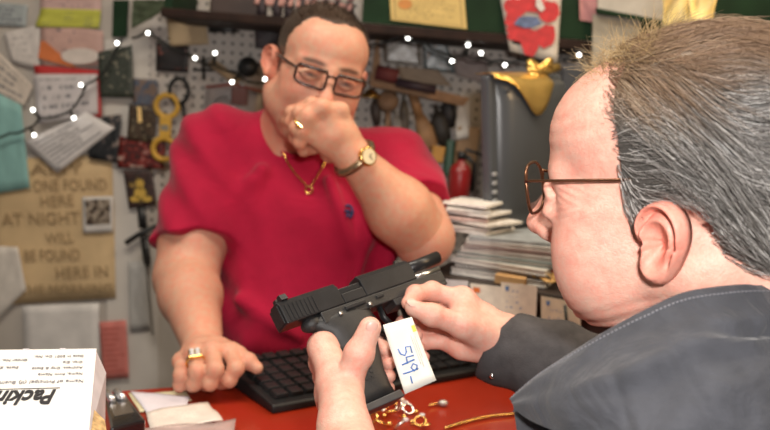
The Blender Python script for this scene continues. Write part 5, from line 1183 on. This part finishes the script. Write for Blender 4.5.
# right hand resting on the counter
mcp=PP([(231,352,1.262),(212,350,1.252),(195,354,1.250),(181,361,1.256)])
pips=[PP([(236,368,1.225),(229,380,1.222),(221,384,1.236)]),PP([(215,369,1.212),(210,383,1.212),(206,386,1.228)]),PP([(197,371,1.210),(194,384,1.212),(192,387,1.228)]),PP([(181,375,1.222),(180,385,1.224),(181,387,1.238)])]
thumb=PP([(219,350,1.29),(238,356,1.262),(248,361,1.250),(257,368,1.245)]); trad=[.016,.0135,.0115,.0095]
for c in pips:
    for q in c: q[2]=max(q[2],CZ+.0095)
lo,hi=bounds([sR,eR,wR]+mcp+[q for c in pips for q in c]+thumb,.085); s=SDF(lo,hi,.0022)
s.chain([sR,eR*.7+sR*.3,eR,eR*.72+wR*.28,wR],[.070,.063,.055,.053,.032],.02); hand_field(s,eR,wR,.03,mcp,pips,None,thumb,trad,.016)
add_fingers(s,mcp,pips,[.0112,.0115,.0112,.0100],thumb,trad)
s.plane((0,0,CZ+.0008),(0,0,-1.)); V,Fq,C=mesh_part(s,lambda v:skin_col(v,RB,mcp,pips,thumb)); parts.append((V,Fq,C)); ringA=(pips[2][0]*.5+mcp[2]*.5,pips[2][0]-mcp[2])
# left fist held before the mouth
mcpL=PP([(341,106,1.418),(322,103,1.402),(308,112,1.398),(302,126,1.402)])
pipL=[PP([(312,100,1.425),(292,108,1.432),(286,117,1.444)]),PP([(300,108,1.408),(292,118,1.425),(302,122,1.440)]),PP([(297,124,1.405),(296,134,1.425),(308,136,1.440)]),PP([(300,138,1.408),(304,146,1.424),(314,146,1.438)])]
thumbL=PP([(345,140,1.44),(330,150,1.452),(318,140,1.46),(312,128,1.462)]); tradL=[.015,.013,.0115,.0095]
mcpL=[q-[0,0,.007] for q in mcpL]; pipL=[[q-[0,0,.007] for q in c] for c in pipL]; thumbL=[q-[0,0,.007] for q in thumbL]; wL=wL-[0,0,.004]
lo,hi=bounds([eL,wL]+mcpL+[q for c in pipL for q in c]+thumbL,.075); s=SDF(lo,hi,.002)
s.chain([eL,eL*.62+wL*.38,wL],[.052,.056,.031],.02); hand_field(s,eL,wL,.03,mcpL,pipL,None,thumbL,tradL,.016)
s.cap(wL,P(330,125,1.425),.024,.022,.016)
add_fingers(s,mcpL,pipL,[.0108,.0110,.0108,.0098],thumbL,tradL)
parts.append(mesh_part(s,lambda v:skin_col(v,np.array(RB)*[1,1,.95],mcpL,pipL,thumbL))); ringB=(pipL[2][0]*.62+mcpL[2]*.38,pipL[2][0]-mcpL[2])
# trunk
lo,hi=bounds([sR,sL,hip,nk,eL],.25); lo[2]=.55; s=SDF(lo,hi,.006)
def trunk(s,g):
    s.cap(nk+[0,0,.01],nk-[0,0,.08],.066+g*.3,.10+g,.05); s.cap(sR,nk-[0,0,.06],.062+g,.078+g,.05); s.cap(sL,nk-[0,0,.06],.062+g,.078+g,.05)
    s.ell(chest+[0,.03,.03],(.205+g,.125+g,.17+g),.08); s.ell(chest+[-.07,-.05,.03],(.085+g,.06+g,.075+g),.06); s.ell(chest+[.07,-.05,.03],(.085+g,.06+g,.075+g),.06)
    s.ell(belly+[0,.0,0],(.195+g,.165+g,.20+g),.09); s.ell(hip+[0,.01,-.02],(.19+g,.15+g,.22+g),.08)
trunk(s,-.012); s.cap(sL,eL,.068,.056,.03); s.cap(hip+[-.10,0,-.15],[hip[0]-.11,hip[1]+.02,.56],.095,.08,.04); s.cap(hip+[.10,0,-.15],[hip[0]+.11,hip[1]+.02,.56],.095,.08,.04)
parts.append(mesh_part(s,lambda v:np.tile(np.array(RB),(len(v),1))))
V,Fq,C=join(parts); red=link_mesh('person',V,Fq,skinm,None,True,cols=C)
tag(red,'man in a red t-shirt and dark glasses leaning on the counter, fist at his mouth','person')
# shirt
shm=mat('red_cotton',(.35,.005,.034),.85,var=.08,scale=20,bump=.12,bscale=900,sheen=.1,spec=.2)
lo,hi=bounds([sR,sL,hip,nk,eL,eR],.25); lo[2]=.80; s=SDF(lo,hi,.004)
trunk(s,.004)
cR=sR*.24+eR*.76; cL=sL*.30+eL*.70
a=SDF.__new__(SDF); a.__dict__.update(s.__dict__); a.d=np.full_like(s.d,.2)
a.chain([sR+[.02,0,0],cR+(cR-sR)*.3],[.086,.080],.03)
X,Y,Z=s.grid(); n=nrm(eR-sR)+np.array([.12,0,0]); n=nrm(n); a.d=np.maximum(a.d,((X-cR[0])*n[0]+(Y-cR[1])*n[1]+(Z-cR[2])*n[2]).astype(np.float32)); s.comb((slice(None),)*3,a.d,.035,'u')
a.d=np.full_like(s.d,.2); a.chain([sL,cL+(cL-sL)*.3],[.088,.078],.03); n=nrm(eL-sL); a.d=np.maximum(a.d,((X-cL[0])*n[0]+(Y-cL[1])*n[1]+(Z-cL[2])*n[2]).astype(np.float32)); s.comb((slice(None),)*3,a.d,.035,'u')
# folds: drape from the shoulders and pull lines at the armpits
w=1.8*(.0035*np.sin(42*(X+.45*Z)+3*np.sin(9*Z))*np.clip((1.30-Z)/.25,0,1)+.003*np.sin(60*(Z-.6*X)+2)*np.clip((X+.02)/.15,0,1)+.0025*np.sin(75*(Z+.9*X))*np.clip((-X-.22)/.1,0,1)).astype(np.float32)
s.d=s.d+w.astype(np.float32)
for (p,q,r) in [((236,238,1.555),(262,330,1.50),.010),((372,215,1.56),(350,300,1.50),.010),((390,250,1.58),(372,330,1.53),.010),((225,215,1.57),(250,180,1.55),.008),((330,180,1.55),(352,250,1.53),.008),((240,300,1.50),(300,338,1.47),.009),((250,345,1.49),(330,352,1.47),.010),((395,290,1.56),(350,325,1.50),.010),((232,262,1.56),(255,300,1.52),.010),((262,170,1.56),(248,205,1.56),.008)]:
    s.cap(P(*p),P(*q),r*1.3,r*.6,.022)
s.cap(P(297,90,1.69),P(303,124,1.585),.062,.056,.006,'s')
V,Fq=s.mesh(); Fq=fixw(V,Fq); shirt=link_mesh('shirt',relax(V,Fq,2),Fq,shm,red,True)
wrinkle(shm,9,.012,.5)
# little dark blue emblem on the chest
eb=P(348,212,1.49)
def onshirt(px,py,out=.002):
    """first shirt point seen along a ray"""
    d=ray(px,py); d=d/np.linalg.norm(d)
    t=np.arange(1.15,1.9,.002); q=CAM+np.outer(t,d); ix=np.round((q-s.lo)/s.h).astype(int); ok=((ix>=0)&(ix<np.array(s.d.shape))).all(1); v=np.full(len(t),.2); v[ok]=s.d[ix[ok,0],ix[ok,1],ix[ok,2]]
    j=np.argmax(v<0); return q[j]-d*(out+.003) if v[j]<0 else q[200]
b=MB()
for pts in [[(346,206),(349,205),(352,208),(353,213),(351,217)],[(345,211),(349,211),(353,214)],[(347,217),(348,212)],[(350,218),(351,213)]]: b.tube([onshirt(*p) for p in pts],.0022,6)
b.build('chest_emblem',mat('navy_thread',(.02,.03,.10),.7),shirt,True)
# hair: close crop
hb=SDF((-.10,-.12,-.10),(.10,.13,.14),.0022); hb.ell((0,.014,.04),(.0772,.0995,.0835),.01); hb.ell((0,-.037,.0455),(.0648,.058,.0588),.03)
zm=lambda y:np.interp(y,[-.12,-.088,-.078,-.066,-.055,-.045,-.036,-.028,-.018,-.010,.0,.03,.036,.045,.10,.15],[.15,.116,.106,.095,.082,.066,.044,.004,-.020,-.004,.020,.018,-.020,-.055,-.075,-.08])
X,Y,Z=hb.grid(); rec=.022*np.exp(-((np.abs(X)-.042)/.016)**2)*(Y<-.03)
zn=vnoise(np.stack(np.broadcast_arrays(X,Y,Z),-1).reshape(-1,3),330,5).reshape(hb.d.shape)*.005; RG=(zm(Y)+rec+zn-Z)*.55; hb.d=np.maximum(hb.d,RG.astype(np.float32)); V,Fq=hb.mesh(); Fq=fixw(V,Fq)
gr=lambda p:np.array([.045,.026,.016])*(1+.0*p[:,:1])+np.array([.08,.065,.05])*sm(-p[:,2:3],-.055,.01)
hh=link_mesh('hair',HR(V),Fq,hairm,red,True,cols=gr(V)*.9)
N=7000; idx=NR.choice(len(V),N); r0=V[idx]; rb=np.abs(zm(r0[:,1])+.022*np.exp(-((np.abs(r0[:,0])-.042)/.016)**2)*(r0[:,1]<-.03)-r0[:,2])<.009; sh=NR.uniform(0,1,N)**1.5*rb; r0=r0+np.stack([0*sh,-.004*sh*(r0[:,1]<0),-.010*sh],1); nn=(r0-np.array([0,.014,.04]))/np.array([.0785,.101,.0855])**2; nn/=np.linalg.norm(nn,axis=1,keepdims=True)
d=nn*.75+np.array([0,-.15,.25])*sm(r0[:,2:3],.06,.11)+np.array([0,.35,-.35])*sm(-r0[:,2:3],-.06,.0)+NR.normal(size=(N,3))*.25; d/=np.linalg.norm(d,axis=1,keepdims=True)
Ln=(.003+.004*sm(r0[:,2],.03,.10))*NR.uniform(.6,1.2,N); path=np.stack([r0-nn*.001+d*(Ln*t)[:,None] for t in (0,.5,1)],1)
strands(HR(path.reshape(-1,3)).reshape(path.shape),np.full(N,.00045),gr(r0)*NR.uniform(.6,1.5,(N,1)),'hair_strands',hairm,hh)
glasses(red,RRm,RT,RS,'eyeglasses','',mat('tortoise_frame',(.035,.014,.010),.25,coat=.4),glassm,.0258,.0150,5,.0022,.0026,zc=.001,yb=-.117,av=RV)
for q in (-1,1): MB().tube([HR((q*.0335+a,-.1180+.9*(q*.0335+a)**2*3.2,.0152-.0)) for a in np.linspace(-.024,.024,8)],.0032,8).build('brow_bar',mat('tortoise_frame',(.035,.014,.010),.25,coat=.4),[c for c in red.children if c.name.startswith('eyeglasses')][0],True)
# watch
wa=wL*1.05-eL*.05; wd_=nrm(eL-wL); wt=MB(); u=nrm(np.cross(wd_,[0,0,1.])); v_=np.cross(wd_,u); rr_=.0345
gl=mat('gold',(.85,.55,.18),.18,1,var=.1)
wt.tube([wa+rr_*(math.cos(t)*u+math.sin(t)*v_) for t in np.linspace(0,6.2832,36,endpoint=False)],.0075,8,closed=True,flat=(nrm(CAM-wa),.999))
w_=wt.build('wristwatch',mat('watch_band',(.35,.26,.16),.3,.9,var=.3,scale=150),red,True)
wn=nrm(nrm(CAM-wa)+np.array([.45,0,.35])); wn=nrm(wn-wd_*np.dot(wn,wd_)); zz=wn; xx=wd_; yy=np.cross(zz,xx); WR=np.stack([xx,yy,zz],1); wc=wa+wn*(rr_+.002)
MB().lathe([(0,-.006),(.015,-.006),(.0165,-.002),(.0165,.004),(.0150,.0055),(.0,.0055)],24,WR,wc).build('watch_case',gl,w_,False,.0008)
MB().lathe([(0,.0056),(.0128,.0056),(.0128,.0064),(0,.0064)],24,WR,wc).build('watch_dial',mat('dial_cream',(.85,.74,.50),.2,.2),w_)
b=MB(); b.tube([wc+wn*.0070,wc+wn*.0070+xx*.008],.0006,5).tube([wc+wn*.0070,wc+wn*.0070+yy*.006],.0006,5); b.build('watch_hand',mat('print_black',(.02,.02,.025),.6),w_)
# rings
def ring(c,ax,r,nm,big):
    ax=nrm(ax); u=nrm(np.cross(ax,[.1,.2,1.])); v=np.cross(ax,u)
    k=MB().tube([c+r*(math.cos(t)*u+math.sin(t)*v) for t in np.linspace(0,6.2832,24,endpoint=False)],.0024 if big else .0018,8,closed=True).build(nm,gl,red,True)
    n=nrm(CAM-c); n=nrm(n-ax*np.dot(n,ax)); R=np.stack([ax,np.cross(n,ax),n],1); top=c+n*(r+.001)
    if big:
        MB().box((-.0095,-.0095,-.002),(.0095,.0095,.004),R,top).build('setting',gl,k,False,.001)
        for i in (-1,1):
            for j in (-1,1): MB().ball(top+R@np.array([i*.0042,j*.0042,.0045]),.0040,10,6).build('diamond',mat('clear_stone',(.9,.9,.92),.05),k,False)
    else: MB().box((-.004,-.005,-.001),(.004,.005,.003),R,top).build('setting',gl,k,False,.0008)
ring(ringA[0],ringA[1],.0135,'finger_ring',True); ring(ringB[0],ringB[1],.0125,'finger_ring',False)
cb=[onshirt(x,y,-.004) for x,y in [(266,118),(268,128),(273,140),(281,151),(292,157),(304,159),(316,157),(326,152)]]
MB().tube(catmull(cb,40),.0062,8).build('collar_band',shm,shirt,True)
# necklace
pts=[onshirt(x,y,.001) for x,y in [(283,152),(288,163),(295,173),(303,182),(309,187)]]+[onshirt(x,y,.001) for x,y in [(315,180),(322,168),(327,158)]]
fine=catmull(pts,50); b=MB()
b.tube(fine,.0018,6)
nk_=b.build('necklace',gl,red,True)
c=onshirt(309,190,.003); MB().tube([c+[.0065*math.cos(t),0,.0065*math.sin(t)] for t in np.linspace(0,6.2832,16,endpoint=False)],.0017,6,closed=True).build('pendant',gl,nk_,True)
# ================================================================ light
def area(name,loc,tgt,e,sx,sy,c):
    l=bpy.data.lights.new(name,'AREA'); l.energy=e; l.shape='RECTANGLE'; l.size=sx; l.size_y=sy; l.color=c
    o=bpy.data.objects.new(name,l); COL.objects.link(o); o.location=loc; d=Vector(tgt)-Vector(loc); o.rotation_euler=d.to_track_quat('-Z','Y').to_euler(); return o
# ceiling fixtures of the shop, the warm lamp at the right, the photographer's flash above the lens
area('ceiling_light',(-.5,.9,2.70),(-.5,.9,0),25,1.2,.3,(1,.90,.76))
area('ceiling_light',(.9,1.5,2.70),(.9,1.5,0),16,1.2,.3,(1,.84,.64))
area('desk_lamp',(1.05,1.15,1.95),(-.1,1.5,1.4),5,.25,.25,(1,.68,.36))
area('camera_flash',(.07,-.02,1.61),tuple(P(385,200,1.5)),10.5,.07,.05,(1,.95,.90))
w=bpy.data.worlds.new('world'); SC.world=w; w.use_nodes=True; w.node_tree.nodes['Background'].inputs[0].default_value=(1,.88,.75,1); w.node_tree.nodes['Background'].inputs[1].default_value=.09
